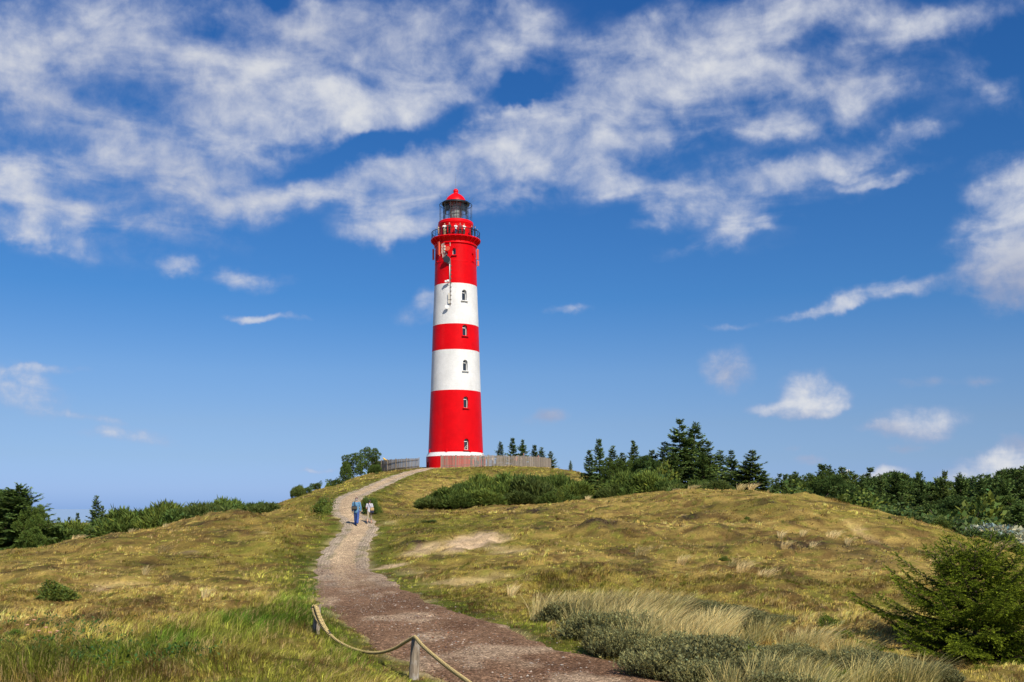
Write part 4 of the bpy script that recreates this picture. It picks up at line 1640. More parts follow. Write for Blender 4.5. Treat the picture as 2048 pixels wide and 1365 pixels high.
def pine_mesh(seed, H=4.5, Rb=2.0, nclump=26, flat=.75, base=(.042, .070, .024), bare=.25, cl=.5):
    r = np.random.default_rng(seed)
    tr = MB()
    bend = r.normal(size=2) * .25
    tp = [(bend[0] * t * t, bend[1] * t * t, H * .9 * t) for t in np.linspace(0, 1, 7)]
    tr.tube(tp, [.11 * H / 4.5 * (1 - .75 * t) for t in np.linspace(0, 1, 7)], 8)
    parts = []
    for i in range(nclump):
        t = bare + (1 - bare) * (i + .5) / nclump
        az = i * 2.4 + r.normal() * .5
        rr_ = Rb * math.sqrt(max(.02, 1 - ((t - .45) / .62) ** 2)) * r.uniform(.35, 1.0)
        c = np.array([bend[0] * t * t + math.cos(az) * rr_, bend[1] * t * t + math.sin(az) * rr_, H * t * .95 + r.normal() * .08])
        rad = cl * r.uniform(.7, 1.25)
        parts.append(clump_cards(r, c, np.array([rad, rad, rad * flat]), int(380 * (rad / .5) ** 1.6), base, .22, .055))
        zt = max(.1, c[2] - rr_ * .55 - .15)
        j = np.array([np.interp(zt, [p[2] for p in tp], [p[0] for p in tp]), np.interp(zt, [p[2] for p in tp], [p[1] for p in tp]), min(zt, H * .88)])
        tr.tube([j, (j + c) / 2 + np.array([0, 0, -.08]), c], [.04, .028, .012], 5, cap=False)
    C_, D2, L_, W_, K_ = (np.concatenate(q) for q in zip(*parts))
    nr = rdir(r, len(C_))
    return card_mesh('pine_crown', cards(C_, D2, nr, L_, W_, .5), K_, FOL), tr.mesh('pine_trunk', BARK, True)


def mound_mesh(seed, Rx=1.6, Ry=1.2, h=1.1, n=900, base=(.050, .078, .022), ln=.33, wd=.05, per=5, upb=.8, name='shrub_crown', mat=None, lumps=7, tipc=1.25, shoot=.5, inner=(.55, .45)):
    r = np.random.default_rng(seed)
    a = r.uniform(0, 6.283, n)
    ct = r.uniform(0, 1, n) ** .8
    st = np.sqrt(1 - ct ** 2)
    d = np.stack([np.cos(a) * st, np.sin(a) * st, ct], 1)
    lum = rdir(r, lumps) * np.array([1, 1, .6]) + np.array([0, 0, .35])
    lum = unit(lum)
    k = (np.maximum(0, (d @ lum.T)) ** 12 * r.uniform(.12, .6, lumps)).max(1)
    q = (.70 + k) * r.uniform(inner[0], 1.0, n) ** inner[1]
    p = d * q[:, None] * np.array([Rx, Ry, h])
    p[:, 2] = np.maximum(p[:, 2], .03)
    sh = unit(d * np.array([.55, .55, .4]) + np.array([0, 0, upb]) + .28 * r.normal(size=(n, 3)))
    C_ = np.repeat(p, per, 0)
    off = np.tile(np.linspace(-.1, shoot, per), n)[:, None]
    C_ = C_ + np.repeat(sh, per, 0) * off * ln
    D2 = np.repeat(sh, per, 0) * .8 + .55 * rdir(r, n * per)
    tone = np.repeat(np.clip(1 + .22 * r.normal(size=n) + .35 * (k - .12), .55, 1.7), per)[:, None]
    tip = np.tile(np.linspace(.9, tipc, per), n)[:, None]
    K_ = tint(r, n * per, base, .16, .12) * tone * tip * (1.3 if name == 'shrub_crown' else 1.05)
    L_ = ln * r.uniform(.7, 1.25, n * per)
    W_ = wd * r.uniform(.7, 1.3, n * per)
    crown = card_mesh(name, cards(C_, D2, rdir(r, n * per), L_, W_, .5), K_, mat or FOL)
    tr = MB()
    for i in range(9):
        az = r.uniform(0, 6.283)
        e = np.array([math.cos(az) * Rx * .62, math.sin(az) * Ry * .62, h * r.uniform(.45, .75)])
        tr.tube([(0, 0, -.1), e * np.array([.45, .45, .55]), e], [.03, .02, .008], 4, cap=False)
    return crown, tr.mesh('shrub_stems', TWIG, True)


def leafbush_mesh(seed, Rx, Ry, h, n, base, ls=.06, name='shrub_crown', mat=None, lumps=8, inner=.45, up=.25):
    r = np.random.default_rng(seed)
    a = r.uniform(0, 6.283, n)
    ct = r.uniform(-.1, 1, n)
    st = np.sqrt(1 - ct ** 2)
    d = np.stack([np.cos(a) * st, np.sin(a) * st, ct], 1)
    lum = unit(rdir(r, lumps) * np.array([1, 1, .6]) + np.array([0, 0, .4]))
    k = (np.maximum(0, (d @ lum.T)) ** 14 * r.uniform(.2, .75, lumps)).max(1)
    q = (.58 + k) * r.uniform(inner, 1.0, n) ** .6
    p = d * q[:, None] * np.array([Rx, Ry, h * .9]) + np.array([0, 0, h * .12])
    p[:, 2] = np.maximum(p[:, 2], .02)
    D2 = d * .7 + rdir(r, n) + np.array([0, 0, up])
    cl = vnoise(p[:, 0] / (Rx * .3) + seed, p[:, 1] / (Ry * .3) + p[:, 2] / (h * .3), seed)
    K_ = tint(r, n, base, .2, .2) * (.95 + .9 * cl)[:, None]
    L_ = ls * r.uniform(.7, 1.4, n)
    crown = card_mesh(name, cards(p, D2, rdir(r, n) + np.array([0, 0, .8]), L_, L_ * .62, .45), K_, mat or LEAF)
    tr = MB()
    for i in range(14):
        az = r.uniform(0, 6.283)
        e = np.array([math.cos(az) * Rx * .55, math.sin(az) * Ry * .55, h * r.uniform(.4, .75)])
        tr.tube([(0, 0, -.1), e * np.array([.4, .4, .5]), e], [.02, .012, .005], 4, cap=False)
    return crown, tr.mesh('shrub_stems', TWIG, True)


def plant_kind(name, pair, parts=('crown', 'trunk'), height=1.0):
    root = empty(name)
    link(parts[0], pair[0], root)
    link(parts[1], pair[1], root)
    return dict(root=root, h=height, used=False, name=name)


def put(kind, x, y, scale, label, group, cat, rz=None, wf=1.0, sink=.05, tilt=0.0):
    if not kind['used']:
        o = kind['root']
        kind['used'] = True
    else:
        o = copy_tree(kind['root'])
    o.location = (x, y, gz(x, y) - sink)
    o.rotation_euler = (tilt * .5, tilt, random.uniform(0, 6.28) if rz is None else rz)
    o.scale = (scale * wf, scale * wf, scale)
    tag(o, label, cat, group)
    return o


def put_px(kind, px, py_top, D, label, group, cat, wf=1.0, **kw):
    """so that the plant standing at distance D reaches the photo height py_top"""
    x = (px - CX) * D / F
    top = (HY - py_top) * D / F
    h = max(.25, top - gz(x, D))
    return put(kind, x, D, h / kind['h'], label, group, cat, wf=wf, **kw)


SP = [plant_kind('spruce_tree', spruce_mesh(40 + i, 6.0, rb, ln_, rg, base=b), ('crown', 'trunk'), 6.0) for i, (rb, ln_, rg, b) in enumerate(
    [(1.7, .0, .45, (.066, .098, .026)), (1.35, .2, .6, (.072, .104, .028)), (2.1, -.2, .5, (.060, .092, .026)), (1.6, .35, .7, (.078, .106, .026)), (1.15, .1, .6, (.068, .100, .030)), (2.4, .3, .55, (.056, .086, .022))])]
PI = [plant_kind('pine_tree', pine_mesh(70 + i, 4.5, rb, nc, fl, b, br, cl), ('crown', 'trunk'), 4.5) for i, (rb, nc, fl, b, br, cl) in enumerate(
    [(2.0, 30, .60, (.066, .100, .022), .28, .50), (2.1, 46, .7, (.076, .114, .024), .08, .58), (2.4, 70, .5, (.058, .094, .024), .03, .62)])]
MU = [plant_kind('mountain_pine_shrub', mound_mesh(90 + i, rx, ry, h, n, b), ('crown', 'stems'), h * 1.05) for i, (rx, ry, h, n, b) in enumerate(
    [(1.7, 1.3, 1.25, 1500, (.070, .100, .021)), (1.5, 1.2, 1.5, 1500, (.058, .088, .020)), (2.0, 1.4, 1.2, 1700, (.084, .110, .021)), (1.4, 1.1, 1.1, 1200, (.072, .094, .024))])]
LB = [plant_kind('leafy_shrub', leafbush_mesh(110 + i, rx, ry, h, n, b, ls), ('crown', 'stems'), h * 1.05) for i, (rx, ry, h, n, b, ls) in enumerate(
    [(1.1, .9, 1.1, 2600, (.085, .115, .022), .11), (1.3, 1.1, 1.2, 2600, (.060, .090, .024), .12), (1.2, 1.0, 1.3, 2800, (.105, .135, .026), .12)])]
SIL = plant_kind('silver_willow', leafbush_mesh(130, 1.4, 1.2, 1.4, 3200, (.30, .32, .24), .13), ('crown', 'stems'), 1.45)

# ------------------------------------------------------------------ single trees and shrubs of the hill
G_ = 'trees and shrubs on the lighthouse hill'
put_px(PI[0], 706, 907, 141, 'tall umbrella pine on the hillside left of the tower', G_, 'tree', wf=1.0, rz=.4)
put_px(PI[0], 737, 895, 144, 'tallest pine on the hillside, next to the fence end', G_, 'tree', wf=.85, rz=2.2)
put_px(PI[1], 693, 926, 139, 'low bushy pine at the outer edge of the hillside pines', G_, 'tree', wf=.62)
put_px(MU[1], 748, 929, 138, 'round green bush in front of the left end of the shorter fence', G_, 'shrub', wf=.85)
put_px(MU[3], 754, 951, 134, 'small dark bush on the slope above the path bend', G_, 'shrub', wf=.9)
put_px(LB[1], 672, 950, 119, 'spreading green bush on the left shoulder of the hill', G_, 'shrub', wf=.8)
put_px(LB[0], 655, 963, 117, 'lower green bush beside the spreading one on the hill shoulder', G_, 'shrub', wf=.7)
put_px(LB[1], 633, 959, 112, 'bush breaking the left skyline of the hill, inner one', G_, 'shrub', wf=.62)
put_px(LB[1], 612, 966, 107, 'bush breaking the left skyline of the hill, middle one', G_, 'shrub', wf=.6)
put_px(MU[3], 596, 971, 104, 'bush breaking the left skyline of the hill, outer one', G_, 'shrub', wf=.6)
put_px(LB[0], 645, 989, 71.5, 'leafy green shrub on the left of the path bend', G_, 'shrub', wf=.75)
put_px(LB[2], 652, 1004, 70, 'small leafy shrub at the path edge below the bend', G_, 'shrub', wf=.8)
put_px(MU[1], 741, 993, 70, 'dark green shrub right behind the two walkers', G_, 'shrub', wf=.62)
put_px(LB[2], 755, 1004, 70.5, 'yellowish shrub beside the dark one behind the walkers', G_, 'shrub', wf=.62)

G_ = 'small spruces behind the terrace fence'
for px, py, D, k, lab in ((1001, 884, 172, 1, 'ragged spruce behind the fence, nearest the tower'), (1026, 877, 174, 4, 'slender spruce behind the fence, between two others'), (1045, 881, 172, 0, 'fullest dark spruce behind the fence'),
                          (1070, 891, 178, 4, 'thin spruce behind the fence, left of a twin'), (1081, 896, 176, 1, 'thin spruce behind the fence, right of its twin'), (1100, 903, 168, 3, 'leaning spruce beside the far end of the fence')):
    put_px(SP[k], px, py, D, lab, G_, 'tree', wf=1.15)
put_px(SP[3], 1141, 921, 150, 'lone small spruce peeking over the right slope of the hill', None, 'tree', wf=.9)
put_px(SP[1], 1163, 944, 128, 'tiny spruce at the foot of the hill slope', None, 'tree', wf=1.2)

# mountain pine belt in front of the hill
G_ = 'mountain pine thicket below the lighthouse'
for i, (px, py, D, k, wf, lab) in enumerate([
    (862, 992, 86, 3, 1.5, 'low left tip of the mountain pine thicket'), (893, 978, 87, 0, 1.25, 'mountain pine next to the low left tip of the thicket'), (925, 963, 88, 1, .95, 'mountain pine rising in the left half of the thicket'),
    (958, 956, 89, 2, .95, 'broad mountain pine left of the thicket centre'), (992, 951, 90, 1, .95, 'tall mountain pine in the thicket straight below the fence'), (1026, 951, 90, 0, 1.0, 'mountain pine with yellowish sprays in mid thicket'),
    (1058, 955, 88, 3, .95, 'mountain pine over the bare twigs in the thicket'), (1090, 949, 91, 1, .95, 'highest mountain pine of the thicket'), (1122, 952, 90, 0, 1.0, 'mountain pine right of the highest one in the thicket'),
    (1150, 968, 88, 2, 1.1, 'mountain pine sloping down at the right of the thicket'), (1165, 984, 87, 3, 1.0, 'low right tip of the mountain pine thicket'),
    (975, 982, 85.5, 2, 1.3, 'front mountain pine at the grassy edge of the thicket, centre'), (1040, 984, 85.5, 3, 1.5, 'front mountain pine by the bare grey twigs'), (1110, 982, 85, 0, 1.35, 'front mountain pine at the right foot of the thicket'), (915, 988, 85, 0, 1.4, 'front mountain pine at the left foot of the thicket')]):
    put_px(MU[k], px, py, D, lab, G_, 'shrub', wf=wf)
G_ = 'mountain pines below the tall spruces'
for px, py, D, k, wf, lab in [(1222, 970, 87, 3, .9, 'low mountain pine at the gap beside the hill slope'), (1246, 955, 88, 1, .85, 'rounded mountain pine right of the gap'), (1270, 948, 88, 0, 1.0, 'greyish mountain pine in front of the spruces'),
                              (1302, 950, 87, 2, .95, 'mountain pine with bright tips in front of the spruces'), (1334, 958, 86, 1, .9, 'mountain pine at the right end of the low thicket'), (1360, 966, 85, 3, 1.2, 'small mountain pine under the tall double spruce'), (1395, 962, 84, 0, 1.1, 'mountain pine right under the tall double spruce'),
                              (1430, 962, 82, 3, 1.2, 'mountain pine peeping over the dune crest')]:
    put_px(MU[k], px, py, D, lab, G_, 'shrub', wf=wf)
G_ = 'spruce group behind the right dune'
for px, py, D, k, wf, lab in [(1178, 901, 106, 4, .85, 'narrow spruce at the left end of the group'), (1199, 879, 110, 4, .8, 'slim tall spruce second from the left end of the group'), (1222, 893, 112, 1, .8, 'slim spruce right of the slim tall one'),
                              (1243, 906, 108, 3, .9, 'short ragged spruce in the left half of the group'), (1270, 883, 114, 1, .75, 'spruce with a bare pointed top standing free'), (1310, 901, 106, 3, .95, 'crooked spruce left of the double spruce'), (1332, 886, 104, 1, 1.0, 'thin topped spruce touching the double spruce'),
                              (1360, 841, 103, 0, .82, 'left half of the tall double spruce, the highest tree'), (1386, 846, 105, 2, .72, 'right half of the tall double spruce'), (1344, 905, 100, 5, .75, 'dense skirt spruce at the left foot of the double spruce'), (1412, 884, 100, 3, .95, 'spruce with raised branches right of the double spruce'),
                              (1405, 906, 98, 5, .7, 'dense spruce at the right foot of the double spruce'), (1437, 902, 104, 1, 1.0, 'lopsided spruce reaching right'), (1463, 903, 108, 0, .8, 'spruce with a rounded outline near the right end'), (1484, 922, 102, 3, .9, 'short spruce between the two at the right end'),
                              (1506, 902, 101, 3, 1.0, 'wind-shaped spruce at the right end of the group'), (1527, 942, 100, 4, 1.3, 'smallest spruce at the right end of the group')]:
    put_px(SP[k], px, py, D, lab, G_, 'tree', wf=wf * 1.45)
for px, py, D, k, wf, lab in [(1228, 918, 100, 1, .75, 'round dark pine in front of the slim spruces'), (1262, 922, 98, 1, .75, 'second round pine in front of the slim spruces'), (1293, 914, 97, 2, .7, 'broad pine in the middle of the low canopy')]:
    put_px(PI[k], px, py, D, lab, G_, 'tree', wf=wf)
for px, py, D, k, wf, lab in [(1318, 912, 95, 2, .7, 'yellow green leafy tree beside the double spruce'), (1286, 926, 94, 1, .75, 'olive leafy bush under the pointed spruce')]:
    put_px(LB[k], px, py, D, lab, G_, 'shrub', wf=wf)

# wood on the right behind the dune
G_ = 'crowded wood behind the right dune'
front = [(1552, 958, 104, 4, .9, 'thin sapling spruce just right of the dune crest'), (1580, 952, 108, 1, .8, 'sapling spruce with a spiky top at the wood edge'), (1640, 948, 112, 'p1', .8, 'bushy pine at the near end of the wood'), (1668, 956, 108, 'p2', .75, 'dark pine next to the bushy one'),
         (1692, 951, 112, 0, .9, 'conical spruce in front of the radio mast'), (1722, 957, 110, 2, .9, 'leafy looking spruce right of the mast'), (1790, 943, 108, 5, .8, 'large dense spruce standing forward in the wood'), (1760, 950, 118, 1, .9, 'spruce left of the large dense one'),
         (1840, 948, 114, 2, .8, 'full spruce right of the large dense one'), (1882, 943, 118, 3, .8, 'open topped spruce with drooping arms'), (1925, 947, 108, 5, .75, 'dense pointed spruce under the horizon clouds'), (1965, 950, 104, 2, .9, 'wide spruce above the silver willow'),
         (2010, 958, 98, 5, .8, 'dark wide spruce near the frame edge'), (2042, 945, 108, 0, 1.0, 'tall dark spruce at the frame edge'), (2040, 1000, 78, 5, 1.0, 'near shaded spruce overhanging the silver willow')]
for px, py, D, k, wf, lab in front:
    kind = PI[int(k[1])] if isinstance(k, str) else SP[k]
    put_px(kind, px, py, D, lab, G_, 'tree', wf=wf)
rw = np.random.default_rng(3)
for i in range(64):
    px = 1545 + (i + rw.random()) * (2160 - 1545) / 64
    D = rw.uniform(122, 175)
    py = 954 + 7 * math.sin(px / 70) + rw.normal() * 7 + (1640 - px) * .04 * (px < 1640)
    kind = SP[int(rw.integers(0, 6))] if rw.random() < .9 else PI[int(rw.integers(1, 3))]
    put_px(kind, px, py, D, 'dark conifer in the crowded back rows of the wood', G_, 'tree', wf=rw.uniform(.9, 1.35))
for i in range(26):
    px = 1580 + (i + rw.random()) * (2110 - 1580) / 26
    D = rw.uniform(92, 106)
    base_y = np.interp(px, [1580, 1700, 1850, 2050], [975, 985, 1003, 1010])
    kind = SP[int(rw.integers(0, 6))] if rw.random() < .8 else PI[int(rw.integers(1, 3))]
    put_px(kind, px, base_y + rw.normal() * 7, D, 'dark conifer in the middle rows of the wood', G_, 'tree', wf=rw.uniform(1.1, 1.5))
G_ = 'leafy shrubs along the foot of the wood'
for px, py, D, k, wf, lab in [(1612, 975, 84, 0, 1.2, 'olive shrub where the wood meets the dune crest'), (1650, 982, 83, 1, 1.2, 'shrub below the bushy pine'), (1690, 990, 82, 0, 1.3, 'light olive shrub on the dune edge below the mast'), (1728, 998, 80, 0, 1.3, 'light olive shrub on the descending dune edge'),
                              (1765, 1012, 78, 1, 1.3, 'darker shrub below the large dense spruce'), (1800, 1024, 77, 1, 1.2, 'shrub low on the dune edge, dark green'), (1845, 1015, 82, 1, 1.3, 'grey green shrub left of the bright bush'), (1930, 990, 86, 2, 1.05, 'bright yellow green bush in front of the wood'), (1890, 1020, 80, 1, 1.3, 'dull green shrub below the bright bush'),
                              (1880, 1045, 72, 0, 1.2, 'low shrub at the bottom of the dune edge'), (1955, 1060, 70, 1, 1.2, 'dark low shrub left below the silver willow'), (2000, 1072, 66, 1, 1.2, 'shrub in shade at the far end of the dune'), (2040, 1088, 58, 2, 1.0, 'light green shrub at the dune end by the frame edge')]:
    put_px(LB[k], px, py - 13, D, lab, G_, 'shrub', wf=wf)
put_px(SIL, 1978, 1016, 76, 'silvery white willow bush at the foot of the wood', None, 'shrub', wf=1.4)
put_px(SIL, 2016, 1014, 78, 'silvery willow partly hidden by the near shaded spruce', None, 'shrub', wf=1.2)

# trees and thicket on the left
G_ = 'trees and thicket behind the left dune'
for px, py, D, kind, wf, lab in [(10, 988, 80, PI[2], .8, 'big dense dark pine on the left'), (32, 968, 78.5, SP[5], 1.5, 'broad pointed spruce grown into the big dark pine'), (-25, 982, 82, PI[2], .9, 'dark pine cut by the frame edge on the left'), (62, 1010, 78, PI[1], .75, 'lower pine leaning out of the big dark pine'),
                                 (190, 993, 96, SP[1], .95, 'lone pointed spruce rising above the left thicket'), (205, 1012, 98, SP[3], .9, 'short spruce at the shoulder of the lone pointed one'), (138, 1034, 92, SP[4], .9, 'small spiky spruce in the left thicket'), (118, 1036, 94, SP[0], .9, 'small spruce next to the spiky one'), (156, 1026, 94, SP[4], .9, 'small slim spruce left of the lone pointed one'),
                                 (98, 1048, 86, LB[1], 1.4, 'dark shrub right of the big dark pine'), (122, 1052, 82, MU[1], 1.3, 'green mound in the hollow by the big pine'), (150, 1050, 84, MU[2], 1.2, 'broad green mound under the lone spruce'), (180, 1040, 84, LB[1], 1.3, 'leafy shrub under the lone spruce'),
                                 (215, 1032, 82, MU[1], 1.1, 'dark mound at the start of the hedge'), (242, 1028, 80, LB[1], 1.2, 'leafy hedge shrub near the lone spruce'), (268, 1021, 80, MU[0], 1.15, 'hedge mound lighter than its neighbours'), (296, 1015, 80, LB[1], 1.2, 'leafy hedge shrub at the first rise'), (325, 1012, 80, MU[2], 1.1, 'wide hedge mound over bare twigs'),
                                 (352, 1013, 79, MU[1], 1.1, 'hedge mound with a dark hollow'), (380, 1010, 79, LB[1], 1.2, 'leafy shrub in mid hedge'), (405, 1007, 80, MU[3], 1.2, 'small hedge mound in mid hedge'), (430, 1003, 82, MU[1], 1.0, 'tallest mound of the right half of the hedge'), (455, 1000, 84, MU[0], .9, 'yellowish hedge mound with upright shoots'),
                                 (480, 1000, 84, LB[2], 1.0, 'yellow green hedge shrub'), (505, 1002, 84, MU[1], .95, 'dark hedge mound near its right end'), (530, 1006, 82, MU[3], 1.2, 'last dark mound of the hedge')]:
    put_px(kind, px, py, D, lab, G_, 'tree' if kind in PI or kind in SP else 'shrub', wf=wf)

# single bushes on the grass
put_px(LB[2], 116, 1150, 28.5, 'round green bush alone on the left meadow', None, 'shrub', wf=1.15, rz=1.0)
put_px(LB[2], 1493, 1044, 60, 'small bright bush high on the right dune', None, 'shrub', wf=1.2)
put_px(LB[2], 1446, 1128, 41, 'small bright green bush in pale grass on the right dune', None, 'shrub', wf=1.6)
put_px(LB[2], 1780, 1048, 64, 'sparse yellowish sapling on the right dune edge', None, 'shrub', wf=.8)
put_px(LB[2], 1116, 968, 84, 'light green sapling in front of the thicket', None, 'shrub', wf=.45)
put_px(MU[3], 1328, 972, 80, 'light green sapling in front of the low mountain pines', None, 'shrub', wf=.5)
put_px(LB[1], 860, 1047, 64, 'flat dark weed patch beside the path', None, 'shrub', wf=2.2)

# ------------------------------------------------------------------ near spruce with real needles


def near_spruce(seed, H=2.5, Rb=2.6):
    r = np.random.default_rng(seed)
    tr = MB()
    tr.tube([(0, 0, -.2), (.03, 0, H * .5), (0, .02, H * .97)], [.07, .045, .012], 8)
    tw_p, tw_d, tw_l, tw_t = [], [], [], []
    nw = 10
    for i in range(nw):
        t = .06 + .90 * i / (nw - 1)
        z = H * t
        nb = 9 if t < .6 else 7
        a0 = r.uniform(0, 6.28)
        for b in range(nb):
            az = a0 + 6.283 * b / nb + r.normal() * .22
            L_ = (Rb * (1 - t) ** .55 * r.uniform(.55, 1.10) + .32)
            el0 = math.radians(9 + 52 * t ** 1.8 + r.normal() * 6)
            m = max(6, int(L_ / .10))
            s = np.linspace(0, 1, m)
            d = np.array([math.cos(az), math.sin(az), 0])
            sd = np.array([-math.sin(az), math.cos(az), 0])
            hx = L_ * s * math.cos(el0)
            hz = L_ * s * math.sin(el0) - .16 * L_ * s ** 2 * (1 - t) + .20 * L_ * s ** 4
            p = np.array([0, 0, z]) + d * hx[:, None] + np.array([0, 0, 1.]) * hz[:, None]
            tr.tube(list(p), list(np.linspace(.022 * (1 - .5 * t), .006, m)), 5, cap=False)
            tg = unit(np.gradient(p, axis=0))
            for j in range(2, m):
                fr = s[j]
                if j == m - 1:
                    tw_p.append(p[j]); tw_d.append(tg[j]); tw_l.append(.2); tw_t.append(1.0)
                for side in (-1, 1):
                    l2 = (.50 * (1 - fr) + .16) * r.uniform(.7, 1.15) * min(1, L_ / .8)
                    dd = unit(tg[j] * .75 + sd * side * .8 + np.array([0, 0, -.12 + .25 * fr]) + .12 * r.normal(size=3))
                    k = max(1, int(l2 / .085))
                    for q in range(k):
                        bp = p[j] + dd * l2 * q / k + np.array([0, 0, -.25 * l2 * (q / k) ** 2])
                        d3 = unit(dd + np.array([0, 0, -.3 * q / k]))
                        tw_p.append(bp); tw_d.append(d3); tw_l.append(l2 / k * 1.25); tw_t.append(.35 + .65 * q / max(1, k - 1) if k > 1 else 1.0)
                        if r.random() < .95:
                            s2 = r.choice((-1, 1))
                            sd2 = unit(np.cross(d3, np.array([0, 0, 1.])))
                            d4 = unit(d3 * .7 + sd2 * s2 * .7 + np.array([0, 0, -.45]) + .15 * r.normal(size=3))
                            tw_p.append(bp); tw_d.append(d4); tw_l.append(r.uniform(.09, .17)); tw_t.append(1.0)
    tw_p, tw_d = np.array(tw_p), np.array(tw_d)
    tw_l, tw_t = np.array(tw_l), np.array(tw_t)
    per = 28
    n = len(tw_p)
    f = np.tile(np.linspace(0, 1, per), n)
    Pn = np.repeat(tw_p, per, 0) + np.repeat(tw_d * tw_l[:, None], per, 0) * f[:, None]
    dn = np.repeat(tw_d, per, 0)
    side = rdir(r, n * per)
    side = unit(side - dn * (side * dn).sum(1, keepdims=True) + np.array([0, 0, .25]))
    Dn = dn * .75 + side * .8
    Ln = r.uniform(.024, .042, n * per)
    base = np.array((.068, .105, .012))
    young = np.array((.28, .35, .028))
    tt = np.repeat(np.clip(tw_t - .30, 0, 1) * 1.7 * r.uniform(.2, 1.0, n), per)[:, None] * (.35 + .65 * f[:, None])
    K = (base * (1 - tt) + young * tt) * (1 + .18 * r.normal(size=(n * per, 1)))
    V = cards(Pn, Dn, rdir(r, n * per), Ln, np.full(n * per, .0135), .4)
    return card_mesh('near_spruce_crown', V, np.clip(K, .004, .6), FOL), tr.mesh('near_spruce_trunk', BARK, True)


ns = plant_kind('young_spruce', near_spruce(5), ('crown', 'trunk'), 3.0)
put_px(ns, 1950, 1092, 19.5, 'bushy young spruce in the near corner with bright fresh shoots', None, 'tree', rz=.5, wf=1.28)
put_px(ns, 2120, 1075, 20.5, 'second young spruce, cut by the frame edge', None, 'tree', rz=2.9, wf=.8)

# ------------------------------------------------------------------ creeping willow, roses and marram in the foreground
CW = [plant_kind('creeping_willow', mound_mesh(150 + i, rx, ry, h, n, (.118, .116, .048), .052, .019, 11, 1.25, 'willow_crown', LEAF, 12, 1.7, 3.6, (.3, .9)), ('crown', 'stems'), h * 1.05) for i, (rx, ry, h, n) in enumerate([(.85, .65, .46, 2600), (.7, .6, .52, 2300), (.95, .7, .40, 2900)])]
G_ = 'creeping willow mounds beside the path'
for px, py, D, k, wf, lab in [(1135, 1203, 25, 1, 1.0, 'smallest grey willow mound, nearest the path'), (1215, 1226, 21.8, 0, .9, 'dark willow mound at the path edge behind the marram'), (1290, 1212, 25, 1, 1.1, 'willow mound among the tall marram'), (1385, 1197, 26.5, 0, 1.1, 'far willow mound on the grassy rise'),
                              (1455, 1215, 25, 2, 1.2, 'far willow mound with brownish tips'), (1550, 1232, 24, 0, 1.2, 'willow mound near the rose bush'), (1235, 1258, 19.8, 0, .9, 'large willow mound spilling onto the path'), (1325, 1270, 18.6, 1, 1.0, 'thick willow mound in the front row'),
                              (1420, 1280, 17.8, 2, 1.1, 'front willow mound mixed with green shoots'), (1345, 1306, 16.8, 0, .85, 'lowest willow mound at the path edge'), (1425, 1322, 15.6, 1, .85, 'willow mound at the bottom edge beside the path'), (1500, 1315, 16.0, 0, 1.1, 'grey willow mound under the green rose'),
                              (1560, 1300, 17.5, 2, 1.2, 'silvery willow mound among grasses'), (1650, 1310, 16.8, 0, 1.1, 'willow mound below the young spruce'), (1560, 1340, 14.6, 1, 1.0, 'willow mound low in the near corner'), (1760, 1330, 15.6, 2, 1.1, 'willow mound at the foot of the young spruce'), (1870, 1345, 14.6, 1, 1.1, 'silvery willow mound under the fresh shoots')]:
    put_px(CW[k], px, py, D, lab, G_, 'shrub', wf=wf * 1.4)
RO = [plant_kind('wild_rose_bush', leafbush_mesh(170 + i, .7, .6, .7, 1900, b, .045), ('crown', 'stems'), .72) for i, b in enumerate([(.085, .135, .018), (.13, .165, .022)])]
G_ = 'wild rose bushes in the foreground'
for px, py, D, k, wf, lab in [(1655, 1215, 22, 0, .8, 'upright rose bush with brown top before the young spruce'), (1690, 1250, 20.5, 1, 1.1, 'bright rose bush touching the young spruce'), (1490, 1275, 17.5, 1, .7, 'yellow green rose shoots inside the willow'), (1505, 1300, 16.4, 0, .8, 'green rose bush at the bottom among willow'), (1690, 1325, 15.2, 1, .9, 'bright rose bush in the near corner'),
                              (1800, 1335, 14.4, 0, .9, 'green rose bush under the young spruce'), (30, 1245, 19.5, 0, 1.1, 'rose bush with faded flowers on the left bank'), (90, 1255, 19, 0, .9, 'lower rose bush beside the faded flowers'), (1395, 1188, 27, 0, .6, 'small rose sprig behind the willow')]:
    put_px(RO[k], px, py, D, lab, G_, 'shrub', wf=wf)
bl_m = plain('faded_petals', (.52, .26, .17), .8, var=.3)
for i, (px, py) in enumerate([(68, 1240), (92, 1255), (115, 1265), (78, 1262), (100, 1272), (55, 1250)]):
    q = MB()
    c = P(px, py, 18.9)
    for k in range(5):
        a = k * 1.257
        q.ball((.016 * math.cos(a), .016 * math.sin(a), 0), .022, 6, 4, sc=(1, 1, .5))
    o = q.build('rose_flower', bl_m, None, True, None, (c[0], c[1], max(c[2], gz(c[0], c[1]) + .25)))
    tag(o, 'faded pink rose flower on the bush of the left bank', 'flower', 'faded roses on the left bank')


